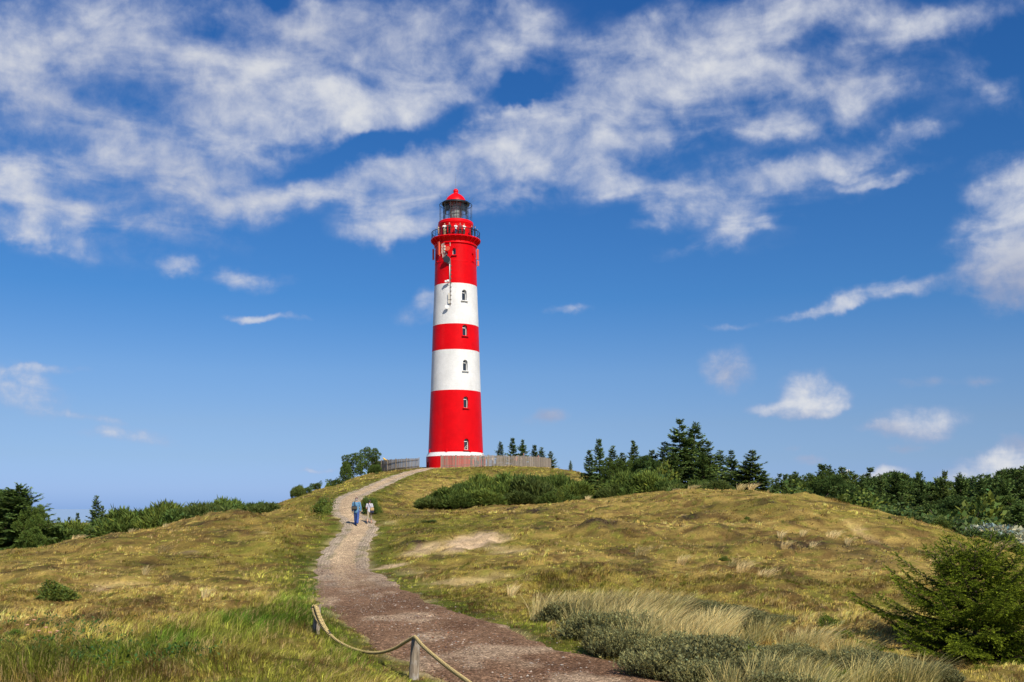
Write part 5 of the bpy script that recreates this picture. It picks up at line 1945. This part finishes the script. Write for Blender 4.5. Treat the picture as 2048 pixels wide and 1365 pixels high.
def marram_mesh(seed, n=150, h=.62, spread=.24, lean=(.35, .1), col=(.46, .37, .19), w=.007, green=.2):
    r = np.random.default_rng(seed)
    a = r.uniform(0, 6.28, n)
    rr_ = spread * np.sqrt(r.random(n))
    base = np.stack([np.cos(a) * rr_, np.sin(a) * rr_, np.zeros(n) - .05], 1)
    out = np.stack([np.cos(a), np.sin(a), np.zeros(n)], 1) * (rr_ / spread * .35)[:, None] + np.array([lean[0], lean[1], 0]) * r.uniform(.5, 1.3, n)[:, None] + .12 * r.normal(size=(n, 3)) * np.array([1, 1, 0])
    L_ = h * r.uniform(.6, 1.15, n)
    seg = 5
    V = np.zeros((n, seg * 2 + 1, 3))
    wd = w * r.uniform(.7, 1.3, n)
    sdv = unit(np.cross(out + .01, np.array([0, 0, 1.0])) + .5 * rdir(r, n))
    for k in range(seg + 1):
        t = k / seg
        p = base + np.array([0, 0, 1.]) * (L_ * (t - .28 * t * t))[:, None] + out * (L_ * t ** 1.7 * .95)[:, None]
        if k < seg:
            V[:, 2 * k] = p - sdv * (wd * (1 - .75 * t) / 2)[:, None]
            V[:, 2 * k + 1] = p + sdv * (wd * (1 - .75 * t) / 2)[:, None]
        else:
            V[:, 2 * seg] = p
    q = []
    tt = []
    for k in range(seg - 1):
        q += [2 * k, 2 * k + 1, 2 * k + 3, 2 * k + 2]
        tt.append(4)
    q += [2 * seg - 2, 2 * seg - 1, 2 * seg]
    tt.append(3)
    m = seg * 2 + 1
    loops = (np.array(q)[None] + (np.arange(n) * m)[:, None]).ravel()
    c = tint(r, n, col, .2, .08)
    g = r.random(n) < green
    c[g] = tint(r, int(g.sum()), (.19, .21, .075), .2, .1)
    return mesh_data('marram_tuft', V.reshape(-1, 3), loops, np.tile(tt, n), cols=np.repeat(c, m, 0), mats=[TUFT])


MT = [marram_mesh(200 + i, n, h, s_, l_, c, w, g_) for i, (n, h, s_, l_, c, w, g_) in enumerate([(130, .66, .17, (.60, .1), (.72, .56, .27), .022, .05), (160, .72, .26, (.70, -.1), (.68, .53, .24), .022, .10), (100, .58, .14, (.45, .2), (.76, .60, .30), .022, .04),
                                                                                              (520, .95, .42, (.38, -.05), (.74, .60, .27), .013, .14), (460, .90, .38, (.26, -.2), (.66, .56, .23), .013, .24)])]
MTH = [.6, .65, .55, .78, .75]


def tuft(k, px, py_top, D, label, group, wf=1.0):
    x = (px - CX) * D / F
    g0 = gz(x, D)
    h = max(.58, min(1.5, (HY - py_top) * D / F - g0))
    o = link('marram_tuft', MT[k], None, (x, D, g0 - .02))
    s = h / MTH[k]
    o.scale = (s * wf, s * wf, s)
    o.rotation_euler = (0, 0, random.uniform(-.5, .5))
    tag(o, label, 'grass tuft', group)
    return o


G_ = 'pale marram tufts on the dunes'
for px, py, D, k, wf, lab in [(1480, 962, 74.5, 1, 1.0, 'pale grass plume on the right dune crest, left of a pair'), (1502, 960, 74.5, 0, 1.1, 'pale grass plume on the right dune crest, right of a pair'), (1350, 972, 82, 2, 1.0, 'thin pale tuft on the dune near the mountain pines'), (1382, 985, 79, 1, 1.4, 'wide pale tuft below the tall double spruce'),
                              (1662, 1052, 52, 0, 1.0, 'upright straw tuft above the heather patch'), (1562, 1078, 50, 2, 1.0, 'straw tuft left of the heather patch'), (1605, 1075, 51, 2, .9, 'straw tuft just before the heather patch'), (1568, 1098, 46, 0, .9, 'lower straw tuft left of the heather patch'), (1625, 1100, 46, 2, .9, 'thin straw tuft under the heather patch'), (1695, 1072, 50, 2, .9, 'small straw tuft inside the heather patch'),
                              (1868, 1105, 43, 0, 1.0, 'straw tuft by the young spruce top'), (1362, 1118, 39, 0, .9, 'straw tuft low on the right dune by itself'), (1280, 1103, 44, 1, 1.1, 'straw tuft beside the dark heather streak'), (1470, 1140, 37, 1, 1.3, 'spreading straw tuft at the small bright bush'), (1482, 1152, 35, 0, 1.0, 'bent straw tuft below the small bright bush'), (1525, 1160, 33, 0, 1.0, 'lone straw tuft right of the bent one'),
                              (1135, 990, 86, 2, .8, 'pale tuft at the right foot of the thicket'), (1175, 1018, 78, 2, 1.0, 'pale tuft below the thicket'), (1023, 1180, 31, 2, .8, 'thin seeding tuft beside the path verge'), (325, 1090, 50, 1, 1.1, 'straw tuft in the middle of the left dune'), (150, 1063, 61, 0, 1.2, 'straw tuft on the left dune skyline by the big pine'), (262, 1052, 63, 2, .9, 'small tuft on the left dune skyline'),
                              (330, 1040, 64, 2, .8, 'tuft on the left dune skyline under the hedge'), (410, 1170, 31, 2, .7, 'thin tuft on the left meadow'), (290, 1145, 37, 2, .7, 'short tuft on the left meadow near the sand spot'), (2000, 1075, 58, 1, 1.2, 'pale tuft at the lower end of the right dune')]:
    tuft(k, px, py, D, lab, G_, wf)
G_ = 'marram grass among the willow mounds'
rm = np.random.default_rng(8)
for i, (px, py, D, k) in enumerate([(1100, 1192, 25.5, 3), (1130, 1196, 25.2, 4), (1165, 1190, 25, 3), (1200, 1188, 25, 4), (1235, 1186, 24.5, 3), (1265, 1190, 24.5, 3), (1180, 1210, 22.5, 4), (1250, 1215, 22.5, 3), (1300, 1195, 24, 4), (1295, 1225, 21.5, 3), (1335, 1230, 21, 3), (1360, 1240, 20.5, 3), (1400, 1250, 20, 3), (1275, 1250, 20, 4), (1330, 1195, 25, 3), (1430, 1225, 23, 3),
                                    (1450, 1262, 18.6, 4), (1520, 1245, 21, 4), (1590, 1275, 18.5, 4), (1625, 1270, 18.5, 3), (1540, 1312, 15.5, 4), (1610, 1320, 15.2, 4), (1700, 1300, 16.5, 4), (1640, 1335, 14.2, 4), (1740, 1330, 14.5, 4), (1830, 1335, 14.2, 4), (1480, 1330, 14.8, 4)]):
    lab = 'tall leaning marram clump standing in the grey willow' if px < 1480 else 'sparse grass clump among willow near the young spruce'
    tuft(k, px, py - 22, D, lab, G_, 1.0)

# ------------------------------------------------------------------ grass


def grass_blades(n, rD, xw, hfun, seed):
    r = np.random.default_rng(seed)
    D0, D1, pw_ = rD
    # number per square metre falls off as D^-pw_ ; strip width grows with D
    t = r.random(n)
    e = 2 - pw_
    D = (D0 ** e + t * (D1 ** e - D0 ** e)) ** (1 / e)
    x = r.uniform(-1, 1, n) * (xw * D + 2.0)
    # blades stand in tussocks: the first of every ten gives the place, the tone and the height
    per = 10
    m = n // per
    cx_ = np.repeat(x[:m], per)
    cD_ = np.repeat(D[:m], per)
    rad = (.025 + .0011 * cD_) * r.uniform(.3, 1.3, m * per)
    ang = r.uniform(0, 6.283, m * per)
    x = cx_ + rad * np.cos(ang)
    D = cD_ + rad * np.sin(ang) * 1.6
    tone = np.repeat(np.exp(.44 * r.normal(size=m)), per)
    kind = np.repeat(r.random(m), per)
    tallk = np.repeat(r.uniform(.45, 1.5, m), per)
    n = m * per
    gd = gsample(GD, x, D)
    sand = gsample(GSAND, x, D)
    keep = (gd > -.28 + .45 * r.random(len(x)) ** 2) & (r.random(len(x)) > sand * .93)
    keep &= ~((np.hypot(x - TX, D - TY) < 4.6))
    x, D, tone, kind, tallk = x[keep], D[keep], tone[keep], kind[keep], tallk[keep]
    n = len(x)
    z = gsample(GZ, x, D)
    col = gsample(GC, x, D) * np.clip(tone, .3, 2.0)[:, None]
    lush = gsample(M_lush, x, D)
    green = gsample(M_green, x, D)
    he = gsample(M_heath, x, D)
    gd = gsample(GD, x, D)
    return r, x, D, z, col, lush, green, he, gd, kind, tallk


def build_grass(name, n, rD, xw, seed, label):
    r, x, D, z, col, lush, green, he, gd, kind, tallk = grass_blades(n, rD, xw, None, seed)
    n = len(x)
    patchn = fbm(x / 2.2, D / 2.2, 301, 3)
    tall = sstep(.52, .72, fbm(x / 1.4, D / 1.4, 311, 3))
    h = .035 + .05 * patchn + .07 * tall + .09 * lush + .03 * green
    h = h + .055 * sstep(27, 20, D) * sstep(-3.4, -5.5, x)
    h = h * (.45 + .55 * sstep(.1, 1.4, gd)) * (1 - .35 * he) * r.uniform(.7, 1.2, n) * tallk * 1.15
    h = h * np.interp(D, [10, 60, 150], [1.0, 1.1, 1.35])
    w = (.0028 + .00034 * D) * r.uniform(.7, 1.3, n)
    sw = 2 * math.pi * (fbm(x / 4.0, D / 4.0, 321, 2) - .5) * .9
    ln_ = r.uniform(.35, 1.0, n) * (.7 + .6 * tall)
    ax = np.cos(sw) * ln_ + .35 * r.normal(size=n)
    ay = np.sin(sw) * ln_ + .35 * r.normal(size=n)
    out = np.stack([ax, ay, np.zeros(n)], 1)
    sd = unit(np.stack([-ay, ax, np.zeros(n)], 1) + .9 * rdir(r, n) * np.array([1, 1, .2]))
    base = np.stack([x, D, z - .02], 1)
    mid = base + np.array([0, 0, 1.0]) * (h * .62)[:, None] + out * (h * .28)[:, None]
    tip = base + np.array([0, 0, 1.0]) * (h * .95)[:, None] + out * (h * .95)[:, None]
    V = np.stack([base - sd * w[:, None] / 2, base + sd * w[:, None] / 2, mid + sd * w[:, None] * .36, mid - sd * w[:, None] * .36, tip], 1).reshape(-1, 3)
    q = np.array([0, 1, 2, 3, 3, 2, 4])
    loops = (q[None] + (np.arange(n) * 5)[:, None]).ravel()
    c = col * np.clip(1.12 + .22 * r.normal(size=(n, 1)), .3, 2.2)
    dry = (kind < .16 * (1 - .75 * np.maximum(lush, green))) | (r.random(n) < .10)
    c[dry] = np.array((.52, .385, .16)) * r.uniform(.7, 1.15, (int(dry.sum()), 1))
    redd = (kind > .90 + .1 * lush)
    grn = (kind > .70) & (kind < .84)
    c[grn] = np.array((.135, .155, .022)) * r.uniform(.7, 1.2, (int(grn.sum()), 1))
    c[redd] = np.array((.17, .095, .04)) * r.uniform(.7, 1.2, (int(redd.sum()), 1))
    c = np.clip(c, .01, .8)
    o = link(name, mesh_data(name, V, loops, np.tile([4, 3], n), cols=np.repeat(c, 5, 0), mats=[GRASS]))
    tag(o, label, 'grass', kind='stuff')
    return n


NG = build_grass('grass', 520000, (7.0, 34.0, 1.0), .60, 401, 'short dry and green grass of the near dunes')
NG += build_grass('grass', 620000, (32.0, 172.0, 1.6), .58, 402, 'dry golden grass of the far dunes and hill')
print('blades', NG)

# heather and dead twig cover on the dark patches
r = np.random.default_rng(77)
n = 190000
D = np.sqrt(r.uniform(24 ** 2, 92 ** 2, n))
x = r.uniform(-1, 1, n) * (.57 * D)
he = gsample(M_heath, x, D)
keep = (r.random(n) < he * .95 * sstep(.34, .52, vnoise(x / .9, D / .9, 5))) & (gsample(GD, x, D) > .4)
x, D = x[keep], D[keep]
n = len(x)
b = np.stack([x, D, gsample(GZ, x, D) - .01], 1)
V = cards(b, rdir(r, n) * 1.0 + np.array([0, 0, .35]), rdir(r, n), r.uniform(.06, .15, n), r.uniform(.03, .07, n), .5)
kc = np.where((r.random(n) < .3)[:, None], np.array((.21, .165, .125))[None], np.array((.062, .048, .030))[None]) * r.uniform(.7, 1.3, (n, 1))
o = link('heather', card_mesh('heather', V, kc, FOL))
tag(o, 'dark brown heather cover in patches on the dunes', 'heather', kind='stuff')

# leafy weeds in the lush hollow on the left
n = 26000
D = r.uniform(11, 27, n)
x = r.uniform(-.6, -.1, n) * D
pxn = CX + F * x / D
pyn = HY - F * gsample(GZ, x, D) / D
k_ = sstep(1.3, .5, np.hypot((pxn - 170) / 260, (pyn - 1305) / 55))
keep = r.random(n) < k_ * sstep(.4, .6, vnoise(x / .7, D / .7, 6))
x, D = x[keep], D[keep]
n = len(x)
b = np.stack([x, D, gsample(GZ, x, D) + r.uniform(.0, .22, n)], 1)
V = cards(b, rdir(r, n) + np.array([0, 0, .5]), rdir(r, n) + np.array([0, 0, 1.0]), r.uniform(.04, .09, n), r.uniform(.02, .045, n), .45)
o = link('undergrowth', card_mesh('undergrowth', V, tint(r, n, (.062, .125, .028), .3, .2), LEAF))
tag(o, 'low leafy green weeds in the hollow on the left', 'undergrowth', kind='stuff')

# loose stones and bark chips on the near path
n = 26000
j = r.integers(0, len(PC), n)
ok = (PC[j, 1] > 11) & (PC[j, 1] < 47)
j = j[ok]
n = len(j)
a = r.normal(size=n) * .48
a = np.clip(a, -1.15, 1.15) * PW[j]
x = PC[j, 0] + PN[j, 0] * a + r.uniform(-.15, .15, n)
y = PC[j, 1] + PN[j, 1] * a + r.uniform(-.15, .15, n)
s = r.uniform(.007, .026, n) * (1 + .7 * (r.random(n) < .08))
oct_ = np.array([(1, 0, 0), (0, 1, 0), (-1, 0, 0), (0, -1, 0), (0, 0, .7), (0, 0, -.5)], float)
of = np.array([(0, 1, 4), (1, 2, 4), (2, 3, 4), (3, 0, 4), (1, 0, 5), (2, 1, 5), (3, 2, 5), (0, 3, 5)])
ca, sa_ = np.cos(r.uniform(0, 6.28, n)), np.sin(r.uniform(0, 6.28, n))
ov = oct_[None] * (1 + .35 * r.normal(size=(n, 6, 1))) * np.stack([np.ones(n), r.uniform(.5, 1, n), r.uniform(.5, 1, n)], 1)[:, None]
ov = np.stack([ov[..., 0] * ca[:, None] - ov[..., 1] * sa_[:, None], ov[..., 0] * sa_[:, None] + ov[..., 1] * ca[:, None], ov[..., 2]], -1) * s[:, None, None]
pz = PC[j, 2] + .02
V = ov + np.stack([x, y, pz], 1)[:, None]
pal = np.array([(.34, .28, .23), (.20, .12, .09), (.10, .06, .045), (.33, .25, .2), (.40, .35, .30), (.28, .11, .06)])
kc = pal[r.choice(6, n, p=[.22, .3, .2, .16, .08, .04])] * r.uniform(.75, 1.2, (n, 1))
o = link('gravel', mesh_data('gravel', V.reshape(-1, 3), (of[None] + (np.arange(n) * 6)[:, None, None]).ravel(), np.full(n * 8, 3), cols=np.repeat(kc, 6, 0), mats=[foliage_mat('stones', 0.0, .9, .2, 0)]))
tag(o, 'loose stones and bark chips strewn on the near path', 'gravel', kind='stuff')
for k_ in SP + PI + MU + LB + CW + RO + [SIL, ns]:
    if not k_['used']:
        for ch in list(k_['root'].children):
            bpy.data.objects.remove(ch)
        bpy.data.objects.remove(k_['root'])

# ------------------------------------------------------------------ people
def ico(level):
    me = bpy.data.meshes.new('tmp')
    import bmesh
    bm = bmesh.new()
    bmesh.ops.create_icosphere(bm, subdivisions=level, radius=1.0)
    V = np.array([v_.co[:] for v_ in bm.verts])
    Fs = [tuple(v_.index for v_ in f.verts) for f in bm.faces]
    bm.free()
    bpy.data.meshes.remove(me)
    return V, Fs


ICO = ico(2)


class Flesh:
    """tapered limbs laid as chains of balls, fused by a voxel remesh into one surface"""

    def __init__(self):
        self.mb = MB()

    def limb(self, pts, rads, sq=(1, 1, 1)):
        pts = [np.array(p, float) for p in pts]
        for (a, b, ra, rb_) in zip(pts[:-1], pts[1:], rads[:-1], rads[1:]):
            k = max(2, int(np.linalg.norm(b - a) / (.45 * min(ra, rb_))) + 1)
            for t in np.linspace(0, 1, k):
                self.ball(a + (b - a) * t, ra + (rb_ - ra) * t, sq)
        return self

    def ball(self, c, r_, sq=(1, 1, 1)):
        self.mb.add(ICO[0] * r_ * np.array(sq) + np.array(c), ICO[1])
        return self

    def make(self, name, mat, vox, parent, smooth=3):
        o = self.mb.build(name, mat, parent)
        m = o.modifiers.new('r', 'REMESH')
        m.mode = 'VOXEL'
        m.voxel_size = vox
        m.use_smooth_shade = True
        s = o.modifiers.new('s', 'SMOOTH')
        s.factor = .5
        s.iterations = smooth
        bpy.context.view_layer.update()
        dg = bpy.context.evaluated_depsgraph_get()
        nm = bpy.data.meshes.new_from_object(o.evaluated_get(dg))
        o.modifiers.clear()
        o.data = nm
        nm.polygons.foreach_set('use_smooth', np.ones(len(nm.polygons), bool))
        if not nm.materials:
            nm.materials.append(mat)
        return o


SKIN = plain('skin', (.52, .29, .20), .55, var=.06)
HAIRS = {k: plain('hair_' + k, c, .7, var=.3, scale=60) for k, c in dict(dark=(.045, .032, .024), grey=(.30, .27, .25), fair=(.42, .29, .14), brown=(.12, .07, .04)).items()}
_cl = {}


def cloth(col):
    if col not in _cl:
        _cl[col] = plain('cloth_%d' % len(_cl), col, .85, var=.14, scale=14, spec=.15, bump=.15)
    return _cl[col]


def person(loc, rz, H, label, group, top, legs, hair, shoes=(.03, .03, .035), stride=.0, arms=((.05, 0), (-.05, 0)), elbow=(.1, .1), sleeves='long', trousers='long', fine=False, build=1.0, loose=1.0, cap=None, head_turn=0.0):
    """body frame: x right, y forward, z up; drawn for 1.75 m and scaled"""
    root = empty('person', loc, rz)
    k = H / 1.75
    root.scale = (k, k, k)
    tag(root, label, 'person', group)
    vox = .011 if fine else .024
    B = build
    hipz = .93
    J = {}
    for s, sg in ((-1, 1), (1, -1)):
        sw = stride * sg
        hip = np.array((.095 * s, 0, hipz))
        fwd = math.sin(sw)
        knee = hip + np.array((.0, .44 * fwd + .03, -.44 * math.cos(sw)))
        back = max(0, -fwd)
        ank = knee + np.array((0, .42 * math.sin(sw - .25 - .5 * back) + .03, -.42 * math.cos(sw - .25 - .5 * back)))
        J[s] = [hip, knee, ank]
    low = min(J[s][2][2] for s in (-1, 1))
    dz = .075 - low
    for s in (-1, 1):
        J[s] = [p + np.array((0, 0, dz)) for p in J[s]]
    up = np.array((0, 0, dz))
    pel = np.array((0, 0, .97)) + up
    chest = np.array((0, .02, 1.28)) + up
    neckb = np.array((0, .01, 1.46)) + up
    head = np.array((0, .035, 1.625)) + up
    A = {}
    for (s, (swing, outw), eb) in zip((-1, 1), arms, elbow):
        sh = np.array((.185 * s * B, .0, 1.415)) + up
        el_ = sh + np.array((s * (.06 + .26 * math.sin(outw)), .28 * math.sin(swing), -.28 * math.cos(swing) * math.cos(outw)))
        a2 = swing + eb
        wr = el_ + np.array((s * (.0 if eb < 1 else -.10), .25 * math.sin(a2), -.25 * math.cos(a2)))
        A[s] = [sh, el_, wr, a2]
    f = Flesh()
    f.limb([pel, (pel + chest) / 2, chest, neckb - (0, 0, .06)], [.135 * B, .120 * B, .135 * B, .08], (1.08, .78, 1))
    f.limb([A[-1][0], neckb - (0, 0, .07), A[1][0]], [.058, .07, .058])
    f.limb([neckb - (0, 0, .05), head - (0, .015, .06)], [.056, .052])
    f.ball(head + (0, -.005, .02), .092, (.86, 1.02, 1.08))
    f.ball(head + (0, .03, -.05), .066, (.88, .95, 1.1))
    f.ball(head + (0, .098, -.012), .016, (.8, 1, 1.3))
    for s in (-1, 1):
        f.ball(head + (s * .081, -.005, -.005), .022, (.45, .8, 1.3))
        f.ball(head + (s * .032, .072, .024), .014)
        h_, kn, an = J[s]
        f.limb([h_, kn, an], [.086 * B, .056, .040])
        f.limb([kn - (0, .015, .08), (kn + an) / 2 - (0, .012, 0)], [.056, .052])
        f.limb([an - (0, .02, .03), an + (0, .13, -.045)], [.040, .034], (1, 1, .8))
        sh, el_, wr, a2 = A[s]
        f.limb([sh, el_, wr], [.052, .040, .028])
        dr = np.array((0, math.sin(a2 + .25), -math.cos(a2 + .25)))
        pc = wr + dr * .055
        f.ball(pc, .040, (.55, 1.0, 1.05))
        if fine:
            nrm = np.array((0, math.cos(a2 + .25), math.sin(a2 + .25)))
            for q, (o_, l_) in enumerate(((.028, .062), (.010, .072), (-.009, .068), (-.027, .052))):
                b = pc + dr * .028 + nrm * o_
                m_ = b + dr * l_ * .55 + np.array((-s * .006, 0, 0))
                f.limb([b, m_, m_ + dr * l_ * .42 + np.array((-s * .022, 0, 0))], [.0105, .0095, .0085])
            f.limb([wr + dr * .022 + nrm * .026, pc + nrm * .048 + dr * .02, pc + nrm * .050 + dr * .048], [.013, .011, .009])
        else:
            f.limb([pc, pc + dr * .07], [.030, .018], (.6, 1, 1))
    f.make('body', SKIN, vox, root)
    # hair or cap
    hm = Flesh()
    hm.ball(head + (0, -.014, .034), .097, (.90, 1.02, 1.05))
    hm.ball(head + (0, -.045, -.02), .075, (.95, .8, 1.1))
    hm.make('hair', HAIRS[hair], vox, root)
    if cap:
        cm = Flesh()
        cm.ball(head + (0, -.004, .065), .098, (.93, 1.06, .72))
        cm.limb([head + (0, .08, .07), head + (0, .15, .062)], [.03, .022], (2.2, 1, .35))
        cm.make('cap', cloth(cap), vox, root)
    # upper garment
    L_ = loose
    g_ = Flesh()
    hem = .90 if sleeves == 'long' else .93
    g_.limb([np.array((0, 0, hem)) + up, (pel + chest) / 2, chest, neckb - (0, 0, .055)], [.150 * B * L_, .138 * B * L_, .150 * B * L_, .088], (1.10, .80, 1))
    g_.limb([A[-1][0], neckb - (0, 0, .075), A[1][0]], [.068 * L_, .080, .068 * L_])
    for s in (-1, 1):
        sh, el_, wr, a2 = A[s]
        if sleeves == 'long':
            g_.limb([sh, el_, wr - (wr - el_) * .12], [.068 * L_, .056 * L_, .046 * L_])
        else:
            g_.limb([sh, sh + (el_ - sh) * .62], [.068 * L_, .062 * L_])
    g_.make('shirt' if sleeves != 'long' else 'jacket', cloth(top), vox, root)
    t_ = Flesh()
    t_.limb([pel + (0, 0, .03), pel - (0, 0, .06)], [.142 * B, .140 * B], (1.08, .80, 1))
    for s in (-1, 1):
        h_, kn, an = J[s]
        if trousers == 'long':
            t_.limb([h_, kn, an + (0, -.005, .0)], [.102 * B, .086, .078])
        else:
            t_.limb([h_, kn, kn + (an - kn) * .42], [.102 * B, .082, .076])
        so = Flesh()
        so.limb([an - (0, .03, .034), an + (0, .14, -.045)], [.047, .040], (1.02, 1, .8))
        so.make('shoe', cloth(shoes), vox, root)
    t_.make('trousers', cloth(legs), vox, root)
    return root, dict(A=A, J=J, pel=pel, chest=chest, neckb=neckb, head=head)


def strap(root, pts, w, mat, name='strap'):
    q = MB()
    q.tube(catmull(np.array(pts, float), .02), w, 6)
    return q.build(name, mat, root, True)


BAGB = plain('black_bag', (.018, .018, .020), .6, var=.2)
BAGT = plain('tan_bag', (.45, .30, .15), .7, var=.1)
NAVY = plain('navy_cloth', (.018, .022, .05), .7, var=.2)
# the two walkers on the path
mx, my, _ = P(713, 1050, 63.5)
man, jm = person((mx, my, gz(mx, my) + .06), R(2), 1.78, 'man in light blue jacket and blue jeans walking up the path', 'walkers on the path', (.10, .22, .36), (.045, .085, .26), 'grey', stride=.30, arms=((.12, .05), (-.10, .05)), elbow=(.12, .10), fine=True, build=1.02, loose=1.12, cap=(.10, .025, .04))
wx, wy, _ = P(739, 1050.5, 64.5)
woman, jw = person((wx, wy, gz(wx, wy) + .06), R(-4), 1.55, 'woman in pale grey T-shirt and khaki capri trousers walking up the path', 'walkers on the path', (.52, .51, .58), (.30, .25, .17), 'dark', shoes=(.08, .04, .03), stride=-.26, arms=((.10, .05), (.15, .05)), elbow=(1.1, .5), sleeves='short', trousers='short', fine=True, build=.95, loose=1.05)
# shoulder bags (held things: top level)


def bag(name, root, c, size, mat, label, strap_pts, smat, flap=None):
    k = root.scale[0]
    e = empty(name, root.location, root.rotation_euler[2])
    e.scale = root.scale
    tag(e, label, 'bag')
    f = Flesh()
    sx_, sy_, sz_ = size
    for ax in np.linspace(-1, 1, 6):
        for az in np.linspace(-1, 1, 5):
            f.ball((c[0] + ax * sx_ * .5, c[1], c[2] + az * sz_ * .5), sy_ * .55)
    f.make('pouch', mat, .014, e)
    if flap:
        q = Flesh()
        for ax in np.linspace(-1, 1, 6):
            for az in np.linspace(flap[1], flap[2], 4):
                q.ball((c[0] + ax * sx_ * .52, c[1] - .012, c[2] + az * sz_ * .5), sy_ * .58)
        q.make('flap', flap[0], .014, e)
    strap(e, strap_pts, .016, smat, 'shoulder_strap')
    return e


zc_ = jm['pel'][2]
bag('shoulder_bag', man, (-.10, -.20, zc_ + .13), (.22, .11, .13), BAGB, 'black shoulder bag hanging on the back of the man in blue', [(-.02, -.21, zc_ + .2), (-.06, -.19, zc_ + .35), (-.11, -.13, zc_ + .50), (-.13, .02, zc_ + .535), (-.08, .15, zc_ + .40)], BAGB, (plain('olive_flap', (.07, .06, .04), .7), -.3, -.15))
zc_ = jw['pel'][2]
bag('shoulder_bag', woman, (.21, -.10, zc_ - .03), (.14, .13, .20), NAVY, 'navy and tan shoulder bag at the right hip of the woman', [(.16, -.16, zc_ + .1), (.10, -.17, zc_ + .3), (.0, -.14, zc_ + .45), (-.10, -.05, zc_ + .53), (-.12, .08, zc_ + .45)], NAVY, (BAGT, .7, 1.7))

# visitors on the gallery: seen from the front, leaning on the rail
GP = [(878.3, (.60, .50, .38), (.40, .24, .16), 'brown', 'visitor in pale top at the far left of the gallery', 'short'), (891.5, (.78, .76, .74), (.50, .40, .22), 'fair', 'visitor in white shirt and tan trousers on the gallery', 'short'), (901.3, (.05, .055, .05), (.03, .03, .035), 'grey', 'tall visitor in black vest photographing from the gallery', 'long'),
      (914, (.74, .76, .80), (.04, .06, .14), 'dark', 'visitor in white T-shirt and dark jeans in the middle of the gallery', 'short'), (922.7, (.30, .05, .06), (.05, .04, .05), 'brown', 'visitor in dark red on the gallery', 'long'), (930.3, (.75, .75, .72), (.05, .06, .05), 'fair', 'visitor in white top and black trousers on the gallery', 'short'),
      (945, (.02, .025, .045), (.03, .035, .05), 'fair', 'visitor in navy jacket at the right of the gallery', 'long'), (951, (.05, .07, .12), (.04, .04, .05), 'dark', 'visitor bending at the far right of the gallery rail', 'long')]
for i, (px, tp_, lg_, hr, lab, sl) in enumerate(GP):
    off = (px - 911.5) / F * 147.0
    a = math.asin(max(-.995, min(.995, off / 3.22)))
    x, y = TX + 3.22 * math.sin(a), TY - 3.22 * math.cos(a)
    person((x, y, 40.23), math.pi + a + (.35 if i % 2 else -.3), 1.62 + .08 * ((i * 5) % 3) + (.12 if i == 2 else 0), lab, 'visitors on the gallery', tp_, lg_, hr, arms=((.6, .1), (.5, .15)) if i % 2 else ((.2, .1), (.9, .1)), elbow=(1.3, .9) if i % 3 else (.4, 1.5), sleeves=sl)

# visitors behind the terrace fence: heads above the pickets
FP = [(943, (.25, .20, .18), 'dark', 'dark haired visitor behind the fence right by the tower base', 1.66), (951, (.42, .40, .40), 'brown', 'brown haired visitor in grey behind the fence', 1.72), (956, (.60, .08, .06), 'dark', 'visitor in red behind the fence, in the knot of people', 1.64), (961, (.16, .2, .3), 'fair', 'fair haired visitor in the knot of people behind the fence', 1.7), (966, (.05, .07, .11), 'grey', 'visitor in dark blue behind the fence below the tower corner', 1.82),
      (976, (.5, .42, .3), 'dark', 'dark haired visitor standing clear behind the fence', 1.72), (985, (.62, .60, .58), 'fair', 'visitor in pale shirt half hidden by the pickets', 1.58), (1033, (.62, .20, .16), 'brown', 'visitor in red half hidden by the middle of the fence', 1.60), (1047.5, (.05, .06, .08), 'brown', 'visitor in dark jacket leaning over the right part of the fence', 1.98), (1077, (.60, .03, .12), 'dark', 'visitor in bright red near the right end of the fence', 1.84)]
for i, (px, tp_, hr, lab, hh) in enumerate(FP):
    D = np.interp(px, [940, 1000, 1060, 1090], [143.4, 143.8, 146.5, 151.5])
    x, y, _ = P(px, 900, float(D))
    person((x, y, gz(x, y) + .0), R([170, 40, 200, 100, 150, -20, 60, 180, 170, 150][i]), hh, lab, 'visitors behind the terrace fence', tp_, (.08, .09, .14), hr, arms=((.3, .1), (.2, .1)), elbow=(.9, .6), sleeves='long' if i % 2 else 'short')
